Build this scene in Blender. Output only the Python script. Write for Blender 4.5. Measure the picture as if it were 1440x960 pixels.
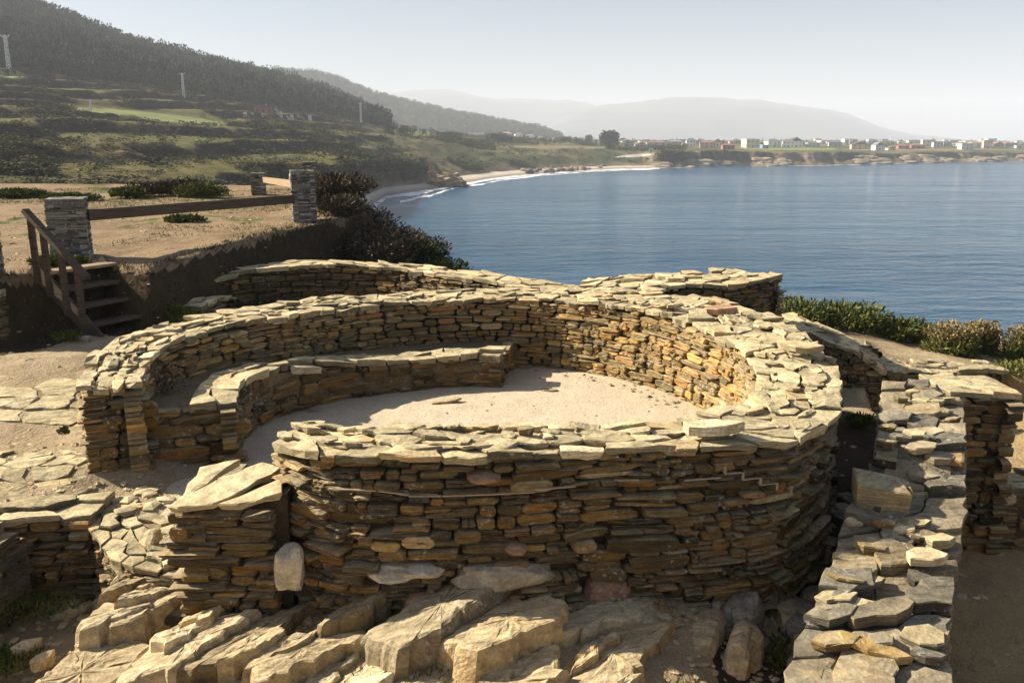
import bpy, math, random
import numpy as np
from math import radians as R, sin, cos, tan, atan, atan2, pi, sqrt, hypot
from mathutils import Vector
for o in list(bpy.data.objects): bpy.data.objects.remove(o, do_unlink=True)
sc = bpy.context.scene; C = sc.collection
rng = random.Random(7); nr = np.random.RandomState(7)
# ------------------------------------------------------------ camera, sky, sun, exposure
H = 3.25; PITCH = 13.1; FPX = 1200.0
cam = bpy.data.cameras.new('camera'); cam.lens = 30; cam.sensor_width = 36; cam.clip_end = 30000; cam.clip_start = .05
camo = bpy.data.objects.new('camera', cam); C.objects.link(camo)
camo.location = (0, 0, H); camo.rotation_euler = (R(90-PITCH), 0, 0); sc.camera = camo
SUN_EL, SUN_AZ = 31.5, 13.0          # azimuth: degrees beyond due left of the camera
S = Vector((-cos(R(SUN_AZ))*cos(R(SUN_EL)), sin(R(SUN_AZ))*cos(R(SUN_EL)), sin(R(SUN_EL))))
w = bpy.data.worlds.new('World'); sc.world = w; w.use_nodes = True
wn, wl = w.node_tree.nodes, w.node_tree.links; wn.clear()
sky = wn.new('ShaderNodeTexSky'); sky.sky_type = 'NISHITA'; sky.sun_disc = False
sky.sun_elevation = R(SUN_EL); sky.sun_rotation = atan2(S.x, S.y)
sky.air_density = .85; sky.dust_density = 1.4; sky.ozone_density = 1.0; sky.altitude = 0
bg = wn.new('ShaderNodeBackground'); bg.inputs[1].default_value = .05
hs = wn.new('ShaderNodeHueSaturation'); hs.inputs['Saturation'].default_value = .92
wo = wn.new('ShaderNodeOutputWorld')
wl.new(sky.outputs[0], hs.inputs['Color']); wl.new(hs.outputs[0], bg.inputs[0]); wl.new(bg.outputs[0], wo.inputs[0])
sl = bpy.data.lights.new('sun', 'SUN'); sl.energy = 5.0; sl.angle = R(.53); sl.color = (1, .90, .73)
so = bpy.data.objects.new('sun', sl); C.objects.link(so); so.rotation_euler = S.to_track_quat('Z', 'Y').to_euler(); so.location = (-20, 10, 30)
sc.view_settings.view_transform = 'Standard'; sc.view_settings.look = 'None'; sc.view_settings.exposure = 1.25; sc.view_settings.gamma = 1
SEA = -15.0
# ------------------------------------------------------------ helpers
def dep(v): return tan(atan((v-480)/FPX)+R(PITCH))         # downward slope of the sight line of image row v
def onz(u, v, z):
    y = (H-z)/dep(v); zc = y*cos(R(PITCH))+(H-z)*sin(R(PITCH)); return ((u-720)/FPX*zc, y)
def zat(v, y): return H-y*dep(v)
def proj(x, y, z):
    zc = y*cos(R(PITCH))+(H-z)*sin(R(PITCH)); yc = y*sin(R(PITCH))-(H-z)*cos(R(PITCH))
    return 720+FPX*x/zc, 480-FPX*yc/zc
TAB = nr.rand(256, 256)
def vn(x, y, s=0):
    x = np.asarray(x, float)+s*17.3; y = np.asarray(y, float)+s*9.7
    xi = np.floor(x).astype(int); yi = np.floor(y).astype(int); fx = x-xi; fy = y-yi
    fx = fx*fx*(3-2*fx); fy = fy*fy*(3-2*fy)
    a = TAB[xi & 255, yi & 255]; b = TAB[(xi+1) & 255, yi & 255]; c = TAB[xi & 255, (yi+1) & 255]; d = TAB[(xi+1) & 255, (yi+1) & 255]
    return (a*(1-fx)+b*fx)*(1-fy)+(c*(1-fx)+d*fx)*fy-.5
def fbm(x, y, o=4, s=0):
    t = 0; a = 1.0
    for i in range(o):
        t = t+a*vn(x*2**i, y*2**i, s+i); a *= .5
    return t
def sstep(a, b, x):
    t = np.clip((x-a)/(b-a), 0, 1); return t*t*(3-2*t)
def interp(tab, x): return float(np.interp(x, [t[0] for t in tab], [t[1] for t in tab]))
def sdist(px, py, poly):            # signed distance, positive inside
    px = np.asarray(px, float); py = np.asarray(py, float); d = np.full(px.shape, 1e9); ins = np.zeros(px.shape, bool); n = len(poly)
    for i in range(n):
        ax, ay = poly[i]; bx, by = poly[(i+1) % n]; ex, ey = bx-ax, by-ay
        t = np.clip(((px-ax)*ex+(py-ay)*ey)/(ex*ex+ey*ey), 0, 1)
        d = np.minimum(d, np.hypot(px-ax-t*ex, py-ay-t*ey))
        cr = (ay > py) != (by > py)
        xx = ax+(py-ay)*ex/(ey if ey else 1e-9); ins ^= cr & (px < xx)
    return np.where(ins, d, -d)
def newmesh(name, V, F, mat, tint=None, smooth=False):
    me = bpy.data.meshes.new(name); me.from_pydata(V, [], F)
    if mat: me.materials.append(mat)
    if tint is not None:
        a = me.color_attributes.new('tint', 'FLOAT_COLOR', 'POINT'); n = len(me.vertices)
        t = np.ones((n, 4), 'f'); t[:, :3] = tint; a.data.foreach_set('color', t.ravel())
    if smooth: me.polygons.foreach_set('use_smooth', [True]*len(me.polygons))
    me.update(); return me
def link(name, me, parent=None):
    o = bpy.data.objects.new(name, me); C.objects.link(o)
    if parent: o.parent = parent
    return o
def tag(o, label=None, cat=None, group=None, kind=None):
    if label: o['label'] = label
    if cat: o['category'] = cat
    if group: o['group'] = group
    if kind: o['kind'] = kind
    return o
def empty(name, loc, label, cat, group=None, rz=0):
    o = bpy.data.objects.new(name, None); C.objects.link(o); o.location = loc; o.rotation_euler = (0, 0, rz)
    o.empty_display_size = .2
    return tag(o, label, cat, group)
def gridmesh(name, X, Y, Z, mat, smooth=True):
    ny, nx = X.shape; V = np.stack([X, Y, Z], -1).reshape(-1, 3).astype('f')
    i = np.arange(ny*nx).reshape(ny, nx); Q = np.stack([i[:-1, :-1], i[:-1, 1:], i[1:, 1:], i[1:, :-1]], -1).reshape(-1, 4)
    me = bpy.data.meshes.new(name); me.vertices.add(len(V)); me.vertices.foreach_set('co', V.ravel())
    me.loops.add(Q.size); me.loops.foreach_set('vertex_index', Q.ravel().astype('i'))
    me.polygons.add(len(Q)); me.polygons.foreach_set('loop_start', np.arange(0, Q.size, 4, dtype='i'))
    me.polygons.foreach_set('use_smooth', [smooth]*len(Q)); me.materials.append(mat); me.update(calc_edges=True); me.validate()
    return link(name, me)
def bulk(name, V, F, mat, tint, parent=None, smooth=False):     # V (n,3), F (m,k) arrays
    me = bpy.data.meshes.new(name); V = np.asarray(V, 'f'); F = np.asarray(F, 'i'); k = F.shape[1]
    me.vertices.add(len(V)); me.vertices.foreach_set('co', V.ravel()); me.loops.add(F.size); me.loops.foreach_set('vertex_index', F.ravel())
    me.polygons.add(len(F)); me.polygons.foreach_set('loop_start', np.arange(0, F.size, k, dtype='i'))
    me.polygons.foreach_set('use_smooth', [smooth]*len(F)); me.materials.append(mat); me.update(calc_edges=True)
    a = me.color_attributes.new('tint', 'FLOAT_COLOR', 'POINT'); t = np.ones((len(V), 4), 'f'); t[:, :3] = tint; a.data.foreach_set('color', t.ravel())
    return link(name, me, parent)
# ------------------------------------------------------------ materials
class NT:
    def __init__(s, name, rough=.9, spec=.25):
        s.m = bpy.data.materials.new(name); s.m.use_nodes = True; s.t = s.m.node_tree; s.b = s.t.nodes['Principled BSDF']
        s.b.inputs['Roughness'].default_value = rough; s.b.inputs['Specular IOR Level'].default_value = spec
        s.geo = s.t.nodes.new('ShaderNodeNewGeometry'); s.pos = s.geo.outputs['Position']
    def n(s, ty, **k):
        n = s.t.nodes.new(ty)
        for a, b in k.items(): setattr(n, a, b)
        return n
    def l(s, a, b): s.t.links.new(a, b)
    def val(s, i, v):
        if isinstance(v, (int, float)): i.default_value = v
        elif isinstance(v, (tuple, list)): i.default_value = tuple(v) if len(v) == 4 or i.type != 'RGBA' else tuple(v)+(1,)
        else: s.l(v, i)
    def mapp(s, scale=(1, 1, 1), rot=(0, 0, 0)):
        m = s.n('ShaderNodeMapping'); s.l(s.pos, m.inputs[0]); m.inputs['Scale'].default_value = scale; m.inputs['Rotation'].default_value = rot; return m.outputs[0]
    def noise(s, sc_, vec=None, det=4, rough=.55, dist=0):
        n = s.n('ShaderNodeTexNoise'); s.l(vec or s.pos, n.inputs['Vector']); n.inputs['Scale'].default_value = sc_; n.inputs['Detail'].default_value = det
        n.inputs['Roughness'].default_value = rough; n.inputs['Distortion'].default_value = dist; return n.outputs['Fac']
    def math(s, op, a, b=0, c=None, clamp=False):
        n = s.n('ShaderNodeMath', operation=op, use_clamp=clamp); s.val(n.inputs[0], a); s.val(n.inputs[1], b)
        if c is not None: s.val(n.inputs[2], c)
        return n.outputs[0]
    def rng(s, x, a, b, c=0, d=1, sm=True):
        n = s.n('ShaderNodeMapRange'); n.interpolation_type = 'SMOOTHSTEP' if sm else 'LINEAR'
        for i, q in enumerate((x, a, b, c, d)): s.val(n.inputs[i], q)
        return n.outputs[0]
    def mix(s, f, a, b, bt='MIX'):
        n = s.n('ShaderNodeMix', data_type='RGBA', blend_type=bt); s.val(n.inputs[0], f); s.val(n.inputs[6], a); s.val(n.inputs[7], b); return n.outputs[2]
    def ramp(s, x, st, interp='LINEAR'):
        n = s.n('ShaderNodeValToRGB'); s.l(x, n.inputs[0]); cr = n.color_ramp; cr.interpolation = interp
        while len(cr.elements) < len(st): cr.elements.new(.5)
        for e, (p, c) in zip(cr.elements, st): e.position = p; e.color = (*c, 1)
        return n.outputs[0]
    def sep(s):
        a = s.n('ShaderNodeAttribute', attribute_name='tint'); x = s.n('ShaderNodeSeparateColor'); s.l(a.outputs['Color'], x.inputs[0]); return x.outputs
    def bump(s, h, strength, distance, base=None):
        n = s.n('ShaderNodeBump'); s.val(n.inputs['Height'], h); n.inputs['Strength'].default_value = strength; n.inputs['Distance'].default_value = distance
        if base: s.l(base, n.inputs['Normal'])
        return n.outputs[0]
    def out(s, col, bmp=None):
        s.val(s.b.inputs['Base Color'], col)
        if bmp: s.l(bmp, s.b.inputs['Normal'])
        return s.m
def plain(name, col, rough=.7, var=.15, sc_=8, spec=.3):
    n = NT(name, rough, spec); f = n.noise(sc_); c = n.mix(n.rng(f, .3, .7), tuple(x*(1-var) for x in col), tuple(min(1, x*(1+var)) for x in col)); return n.out(c)
PAL = [(0, (.05, .042, .028)), (.2, (.115, .092, .052)), (.38, (.20, .148, .072)), (.5, (.13, .11, .07)), (.66, (.27, .185, .078)), (.78, (.19, .125, .062)), (.87, (.29, .165, .062)), (.95, (.33, .25, .13)), (1, (.44, .37, .24))]
def stone_mat(name, pal, bleach_light=.6, bl=(.50, .42, .27), rot=(0, 0, 0), sc3=(5, 5, 70), bs=.8, gain=1.0):
    n = NT(name, .88, .2); r, g, b = n.sep()[:3]
    fine = n.noise(38, det=6, rough=.7); mid = n.noise(7, det=5, rough=.6, dist=.4)
    fol = n.noise(1, n.mapp(sc3, rot), det=5, rough=.6, dist=.3)
    x = n.math('ADD', r, n.math('MULTIPLY', n.math('SUBTRACT', mid, .5), .35))
    c = n.ramp(x, pal)
    c = n.mix(1, c, n.ramp(n.math('MULTIPLY', g, 1), [(0, (.62*gain,)*3), (1, (1.3*gain,)*3)]), 'MULTIPLY')
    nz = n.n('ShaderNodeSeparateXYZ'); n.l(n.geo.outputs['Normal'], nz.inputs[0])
    up = n.math('MULTIPLY', n.rng(nz.outputs[2], .55, .95), n.rng(mid, .25, .6, .45, 1)); up = n.math('MULTIPLY', up, bleach_light)  # paler tops: bleached stone plus sunlight painted in by upward normal
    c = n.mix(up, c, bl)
    c = n.mix(n.rng(fol, .3, .72), n.mix(1, c, (.66, .63, .6), 'MULTIPLY'), n.mix(1, c, (1.18, 1.16, 1.12), 'MULTIPLY'))
    c = n.mix(n.rng(fine, .25, .75), n.mix(1, c, (.72, .72, .74), 'MULTIPLY'), n.mix(1, c, (1.2, 1.18, 1.12), 'MULTIPLY'))
    li = n.math('MULTIPLY', n.rng(n.noise(13, det=3), .62, .7), n.rng(n.noise(1.6, det=2), .46, .58)); c = n.mix(n.math('MULTIPLY', li, .75), c, (.21, .20, .09)); l2 = n.math('MULTIPLY', n.rng(n.noise(24, det=2), .60, .64), n.rng(n.noise(2.7, n.mapp((1, 1, 1), (.3, .8, .2)), det=2), .5, .6)); c = n.mix(n.math('MULTIPLY', l2, .7), c, (.42, .42, .36))
    dk = n.rng(n.noise(3.1, det=6, rough=.75), .56, .72); c = n.mix(n.math('MULTIPLY', dk, .6), c, (.11, .095, .065))
    h = n.math('ADD', n.math('MULTIPLY', fol, .9), n.math('ADD', n.math('MULTIPLY', fine, .3), n.math('MULTIPLY', mid, .9)))
    return n.out(c, n.bump(h, bs, .022))
PAL = [(p, (c[0]*1.08, c[1]*1.0, c[2]*.86)) for p, c in PAL]
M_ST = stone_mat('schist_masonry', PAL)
M_STIN = stone_mat('golden_sunlit_masonry', [(0, (.12, .095, .055)), (.2, (.25, .195, .105)), (.45, (.40, .275, .115)), (.6, (.24, .19, .095)), (.75, (.50, .325, .115)), (.88, (.42, .225, .085)), (1, (.52, .42, .25))])  # golden stone, made lighter than the outer masonry to paint sunlight in
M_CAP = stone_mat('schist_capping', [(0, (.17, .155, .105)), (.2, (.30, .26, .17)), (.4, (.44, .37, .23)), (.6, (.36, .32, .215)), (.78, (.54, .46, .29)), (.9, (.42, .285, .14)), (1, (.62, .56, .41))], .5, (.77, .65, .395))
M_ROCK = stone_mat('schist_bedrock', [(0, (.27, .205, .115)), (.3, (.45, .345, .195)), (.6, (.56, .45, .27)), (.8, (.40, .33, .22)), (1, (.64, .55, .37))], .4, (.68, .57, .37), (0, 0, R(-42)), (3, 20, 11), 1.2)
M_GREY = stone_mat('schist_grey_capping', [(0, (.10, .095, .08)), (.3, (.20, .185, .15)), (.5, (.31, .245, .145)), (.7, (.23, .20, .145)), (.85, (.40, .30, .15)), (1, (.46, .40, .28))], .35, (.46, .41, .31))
M_SLATE = stone_mat('thin_slate', [(0, (.09, .085, .08)), (.4, (.21, .20, .18)), (.75, (.34, .32, .29)), (1, (.50, .48, .45))], .3, (.5, .48, .42))
M_RED = stone_mat('reddish_boulder', [(0, (.25, .14, .09)), (.5, (.34, .2, .13)), (1, (.4, .26, .17))], .1, sc3=(6, 6, 8))
M_PALE = stone_mat('pale_boulder', [(0, (.42, .36, .27)), (.5, (.50, .44, .34)), (1, (.56, .52, .43))], .1, sc3=(6, 6, 8))
M_OCHRE = stone_mat('ochre_slab', [(0, (.42, .29, .11)), (1, (.52, .36, .15))], .2, (.56, .42, .2))
def soil_mat(name, a, b, c3, grass=None, gth=(.55, .65), bd=.035):
    n = NT(name, .95, .1); f1 = n.noise(.7, det=6, rough=.6); f2 = n.noise(5, det=6, rough=.7); f3 = n.noise(60, det=4, rough=.7)
    c = n.mix(n.rng(f1, .35, .65), a, b); c = n.mix(n.rng(f2, .45, .75), c, c3)
    c = n.mix(n.rng(f3, .3, .7), n.mix(1, c, (.72, .7, .68), 'MULTIPLY'), n.mix(1, c, (1.15, 1.14, 1.12), 'MULTIPLY'))
    if grass:
        gm = n.rng(n.noise(.45, det=6, rough=.65, dist=.5), *gth); c = n.mix(gm, c, n.mix(n.rng(f2, .3, .7), grass, tuple(q*1.8 for q in grass)))
    h = n.math('ADD', n.math('MULTIPLY', f2, 1.2), n.math('MULTIPLY', f3, .35)); h = n.math('ADD', h, n.math('MULTIPLY', n.noise(20, det=4), .6))
    return n.out(c, n.bump(h, .8, bd))
M_SOIL = soil_mat('dry_soil', (.35, .27, .165), (.43, .345, .225), (.27, .20, .12))
M_FLOOR = soil_mat('trodden_floor', (.53, .445, .325), (.60, .51, .38), (.46, .385, .28), bd=.012)
M_BANK = soil_mat('bank_soil', (.30, .215, .13), (.20, .14, .085), (.35, .27, .165), (.07, .075, .022), (.56, .64))
M_SHADE = soil_mat('joint_shade_fill', (.07, .055, .037), (.10, .078, .05), (.05, .04, .028))
M_CORE = soil_mat('mortar_fill', (.27, .22, .15), (.34, .28, .19), (.2, .16, .11))
M_LEDGE = soil_mat('shade_painted_ledge', (.22, .175, .11), (.28, .22, .14), (.16, .13, .085))  # bench ledge soil, darkened to paint in the wall's shadow
M_PATH = soil_mat('sandy_path', (.46, .335, .17), (.40, .29, .155), (.33, .235, .125))
def wood():
    n = NT('weathered_timber', .7, .3); f = n.noise(1, n.mapp((3, 3, 40)), det=5); return n.out(n.ramp(f, [(.3, (.045, .032, .022)), (.7, (.12, .085, .055))]), n.bump(f, .4, .01))
M_WOOD = wood(); M_WOODL = plain('pale_timber', (.30, .21, .12), .7, .3, 12)
M_STRIP = plain('marker_strip', (.34, .27, .19), .6, .2, 20)
def leafmat(name, a, b, c):
    n = NT(name, .8, .1); r, g, bb = n.sep()[:3]; col = n.ramp(r, [(0, a), (.5, b), (1, c)]); col = n.mix(1, col, n.ramp(g, [(0, (.55,)*3), (1, (1.4,)*3)]), 'MULTIPLY')
    return n.out(col)
M_LEAF = leafmat('green_foliage', (.04, .055, .015), (.085, .105, .028), (.20, .19, .065))
M_DRY = leafmat('dry_scrub', (.028, .022, .014), (.06, .047, .03), (.17, .13, .085))
M_GRASS = leafmat('short_grass', (.05, .07, .015), (.09, .11, .02), (.17, .17, .05))
M_FLOWER = leafmat('budding_shrub', (.10, .11, .03), (.17, .15, .05), (.26, .18, .10))
M_DARKL = leafmat('dark_foliage', (.016, .028, .010), (.030, .046, .016), (.06, .07, .022))
M_FOREST = leafmat('forest_foliage', (.007, .017, .007), (.022, .038, .013), (.07, .08, .028))
M_SCRUB = leafmat('hill_scrub', (.026, .034, .011), (.05, .055, .019), (.10, .085, .034))
def hill_mat():
    n = NT('hillside_grass', .95, .1); nz = n.n('ShaderNodeSeparateXYZ'); n.l(n.geo.outputs['Normal'], nz.inputs[0])
    f1 = n.noise(.018, det=7, rough=.6); f2 = n.noise(.15, det=6, rough=.7); f3 = n.noise(.9, det=5, rough=.7)
    c = n.mix(n.rng(f1, .4, .6), (.13, .14, .034), (.18, .135, .05)); c = n.mix(n.rng(f2, .48, .62), c, (.05, .05, .02)); c = n.mix(n.rng(f3, .35, .7), c, (.10, .095, .035))
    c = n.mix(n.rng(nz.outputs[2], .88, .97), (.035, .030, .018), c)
    return n.out(c, n.bump(n.math('ADD', f2, n.math('MULTIPLY', f3, .4)), .8, 2.5))
M_HILL = hill_mat()
def cliffy():
    n = NT('coast_ground', .95, .1); nz = n.n('ShaderNodeSeparateXYZ'); n.l(n.geo.outputs['Normal'], nz.inputs[0]); ps = n.n('ShaderNodeSeparateXYZ'); n.l(n.pos, ps.inputs[0])
    f1 = n.noise(.02, det=6); f2 = n.noise(.2, det=6, rough=.7); f3 = n.noise(1, n.mapp((.08, .08, .8)), det=6, rough=.7)
    grass = n.mix(n.rng(f1, .42, .58), (.07, .08, .025), (.17, .14, .065)); grass = n.mix(n.rng(f2, .5, .66), grass, (.04, .045, .018))
    rock = n.ramp(f3, [(.3, (.08, .06, .045)), (.5, (.17, .13, .085)), (.7, (.30, .23, .15))])
    scr = n.mix(n.rng(f2, .4, .6), (.045, .045, .02), (.09, .075, .038))
    c = n.mix(n.rng(nz.outputs[2], .86, .96), n.mix(n.rng(f1, .48, .56), scr, rock), grass)
    lowrock = n.rng(ps.outputs[2], -14.0, -10.0); c = n.mix(lowrock, rock, c)
    sand = n.rng(n.math('ADD', ps.outputs[2], n.math('MULTIPLY', n.noise(.05, det=3), 1.0)), -12.7, -12.2)
    return n, c, sand, f2
_n, _c, _s, _f = cliffy(); M_COAST = _n.out(_c, _n.bump(_f, .8, 2.0))
def sandm():
    n = NT('beach_sand', .8, .3); ps = n.n('ShaderNodeSeparateXYZ'); n.l(n.pos, ps.inputs[0]); f = n.noise(.15, det=6)
    c = n.mix(n.rng(f, .35, .65), (.55, .49, .40), (.46, .39, .30)); c = n.mix(n.rng(ps.outputs[2], -14.7, -14.0), (.25, .20, .14), c); return n.out(c)
M_SAND = sandm()
def water():
    n = NT('sea_water', .1, .4); b = n.b; b.inputs['IOR'].default_value = 1.33
    d1 = n.noise(.22, n.mapp((.45, 1, 1), (0, 0, R(8))), det=5, rough=.62, dist=.6); d2 = n.noise(.045, n.mapp((.35, 1, 1), (0, 0, R(-5))), det=4); d3 = n.noise(1.6, n.mapp((.6, 1, 1)), det=4, rough=.6)
    big = n.noise(.004, n.mapp((.4, 1, 1)), det=4)
    c = n.mix(n.rng(big, .4, .62), (.007, .062, .125), (.012, .084, .150))
    h = n.math('ADD', n.math('MULTIPLY', d1, 1.0), n.math('ADD', n.math('MULTIPLY', d2, 1.8), n.math('MULTIPLY', d3, .12)))
    b.inputs['Roughness'].default_value = .14
    pt = n.rng(n.noise(.012, n.mapp((.3, 1, 1), (0, 0, R(6))), det=5, rough=.6), .3, .7, .5, 1.15)
    return n.out(c, n.bump(n.math('MULTIPLY', h, pt), .85, 2.0))
M_SEA = water()
def foamm():
    n = NT('sea_foam', .8, .3); f = n.noise(.35, n.mapp((.5, 1, 1)), det=6, rough=.7); g = n.noise(.06, det=4)
    n.val(n.b.inputs['Alpha'], n.rng(n.math('ADD', f, n.math('MULTIPLY', n.math('SUBTRACT', g, .5), .6)), .42, .5)); return n.out((.85, .87, .88))
M_FOAM = foamm()
# ------------------------------------------------------------ stone pieces
class Pile:
    """collects the stones of one thing: the ones that show largest become parts, the rest one joined part"""
    def __init__(s, limit=290): s.L = {}; s.limit = limit
    def add(s, part, V, F, mat, tint, bonus=1.0, facing=None):
        c = np.mean(V, 0); d = hypot(c[0], c[1], c[2]-H); ext = np.ptp(np.array(V), 0); a = sorted(ext)[-1]*sorted(ext)[-2]
        if facing is not None:
            vx, vy, vz = -c[0]/d, -c[1]/d, (H-c[2])/d; f = facing[0]*vx+facing[1]*vy+facing[2]*vz; a *= max(f, .001)
        u, v = proj(*c) if c[1] > .3 else (-999, -999)
        if not (-30 < u < 1470 and v < 990): a *= .001
        s.L.setdefault(part, []).append((a/d/d*bonus, V, F, mat, tint))
    def build(s, root, rest='small_stones'):
        off = Vector(root.location); R_ = {}
        for part, L in s.L.items():
            L.sort(key=lambda t: -t[0])
            for k, (sc_, V, F, mat, tint) in enumerate(L):
                V = np.array(V)-np.array(off)
                if k < s.limit: link(part, newmesh(part, V.tolist(), F, mat, tint), root)
                else: R_.setdefault((part, mat.name), []).append((V, F, mat, tint))
        for (part, mn), L in R_.items():
            VV = []; FF = []; TT = []; n = 0
            for V, F, mat, tint in L:
                VV += V.tolist(); FF += [[i+n for i in f] for f in F]; TT += [tint]*len(V); n += len(V)
            tag(link(rest if part != 'capstone' else 'small_capstones', newmesh(rest, VV, FF, mat, np.array(TT)), root), kind='stuff')
def rt(lo=0, hi=1): return (rng.uniform(lo, hi), rng.random(), rng.random())
def face_stone(p, t, n, w_, h_, d_, tilt=0, prot=0, rnd=.5):
    """stone bedded in a wall face: p centre on the face, t along the wall, n outwards"""
    o = []
    hw, hh = w_/2, h_/2; k = rnd
    base = [(-1, -.55), (-.72, -1), (0, -1), (.7, -1), (1, -.5), (1, .5), (.68, 1), (0, 1), (-.72, 1), (-1, .5)]
    for a, b in base:
        o.append((a*hw*(1-rng.random()*.2*k), b*hh*(1-rng.random()*.3*k*(1.6 if abs(a) > .9 else .8))))
    V = []; ct, st_ = cos(tilt), sin(tilt); m = len(o); ch = min(.014, h_*.22)
    for q, (sc_, dd, jit) in enumerate(((1.0, -d_, 0), (1.0, prot-ch, .006), (.84, prot, .014))):
        for a, b in o:
            a2 = a*(1 if sc_ == 1 else 1-.02/max(w_, .08)); b2 = b*(1 if sc_ == 1 else .84)
            x = a2*ct-b2*st_; z = a2*st_+b2*ct; y = dd+rng.uniform(-jit, jit)
            V.append((p[0]+t[0]*x+n[0]*y, p[1]+t[1]*x+n[1]*y, p[2]+z))
    y = prot+rng.uniform(-.014, .012); V.append((p[0]+n[0]*y, p[1]+n[1]*y, p[2]+rng.uniform(-.2, .2)*hh))
    F = []
    for r_ in (0, 1):
        for i in range(m): j = (i+1) % m; F.append((r_*m+i, r_*m+j, (r_+1)*m+j, (r_+1)*m+i))
    for i in range(m): F.append((2*m+i, 2*m+(i+1) % m, 3*m))
    return V, F
class Path:
    def __init__(s, pts, side=1):       # side: +1 = outward normal to the right of travel
        s.p = pts; s.c = [0]
        for a, b in zip(pts, pts[1:]): s.c.append(s.c[-1]+hypot(b[0]-a[0], b[1]-a[1]))
        s.L = s.c[-1]; s.side = side
    def at(s, d):
        d = min(max(d, 0), s.L-1e-6); i = int(np.searchsorted(s.c, d, side='right'))-1; i = min(max(i, 0), len(s.p)-2)
        a, b = s.p[i], s.p[i+1]; L = s.c[i+1]-s.c[i]; f = (d-s.c[i])/L; t = ((b[0]-a[0])/L, (b[1]-a[1])/L)
        return (a[0]+(b[0]-a[0])*f, a[1]+(b[1]-a[1])*f), t, ((t[1]*s.side, -t[0]*s.side))
def smoothpath(pts, step=.15):
    out = []
    P = [pts[0]]+list(pts)+[pts[-1]]
    for i in range(1, len(P)-2):
        n = max(1, int(hypot(P[i+1][0]-P[i][0], P[i+1][1]-P[i][1])/step))
        for k in range(n):
            t = k/n; q = []
            for c in (0, 1): q.append(.5*(2*P[i][c]+(P[i+1][c]-P[i-1][c])*t+(2*P[i-1][c]-5*P[i][c]+4*P[i+1][c]-P[i+2][c])*t*t+(3*P[i][c]-P[i-1][c]-3*P[i+1][c]+P[i+2][c])*t**3))
            out.append(tuple(q))
    return out+[pts[-1]]
def coursing(pile, path, zb, zt, part='stone', mat=M_ST, hb=(.06, .115), wd=(.14, .46), depth=.16, tones=(0, 1), reserved=(), rough=.02, batter=0, tiltf=None, seed=0, round_=.5):
    """dry-stone face: bands of stones following the wall"""
    z = min(zb(0), zb(path.L/2), zb(path.L))-.05; band = 0; zmax = max(zt(path.L*k/12) for k in range(13))
    while z < zmax+.1:
        h = rng.uniform(*hb); s = rng.uniform(-.2, 0)
        while s < path.L:
            w_ = rng.uniform(*wd)*(rng.choice((.6, 1, 1, 1.25))); mid = s+w_/2
            if s+w_ > path.L-.1:
                w_ = path.L-s+.015; mid = s+w_/2
                if w_ < .05: break
            wob = float(.085*vn(mid*.8+seed, band*.25))+float(.03*vn(mid*2.3, seed+band*.7)); z0 = z+wob
            (x, y), t, n = path.at(mid)
            k = rng.random(); parts = []
            if k < .3: parts = [(0, h, 0, w_)]
            elif k < .72: q = rng.uniform(.35, .65); parts = [(0, h*q, 0, w_*rng.uniform(.85, 1)), (h*q, h, 0, w_)]
            elif k < .88: parts = [(0, h*.36, 0, w_), (h*.36, h*.66, 0, w_*.5), (h*.36, h*.66, w_*.5, w_), (h*.66, h, 0, w_)]
            else: q = rng.uniform(.35, .65)*w_; parts = [(0, h*.95, 0, q), (0, h*.5, q, w_), (h*.5, h, q, w_)]
            for (a, b, c0, c1) in parts:
                zc = z0+(a+b)/2; sm = s+(c0+c1)/2
                if zc+(b-a)*.35 > zt(sm) or zc < zb(sm)-.12: continue
                if any(abs(sm-r[0]) < r[2]/2+.02 and abs(zc-r[1]) < r[3]/2 for r in reserved): continue
                (x, y), t, n = path.at(sm); off = -batter*(zc-zb(sm))
                tl = rng.gauss(0, .035)+(tiltf(sm, zc) if tiltf else 0)
                V, F = face_stone((x+n[0]*off, y+n[1]*off, zc), t, n, (c1-c0)*.985+.004, (b-a)*.97, depth, tl, rng.gauss(0, rough)+float(.03*vn(sm*1.5, zc*3, seed)), round_)
                pile.add(part, V, F, mat, rt(*tones), facing=(n[0], n[1], .25))
            s += w_+rng.uniform(.0, .012)
        z += h*.99; band += 1
def clip(poly, px, py, nx, ny):     # keep side where (p-q).n <= 0
    out = []
    for i in range(len(poly)):
        a = poly[i]; b = poly[(i+1) % len(poly)]; da = (a[0]-px)*nx+(a[1]-py)*ny; db = (b[0]-px)*nx+(b[1]-py)*ny
        if da <= 0: out.append(a)
        if (da < 0 < db) or (db < 0 < da): f = da/(da-db); out.append((a[0]+(b[0]-a[0])*f, a[1]+(b[1]-a[1])*f))
    return out
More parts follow.
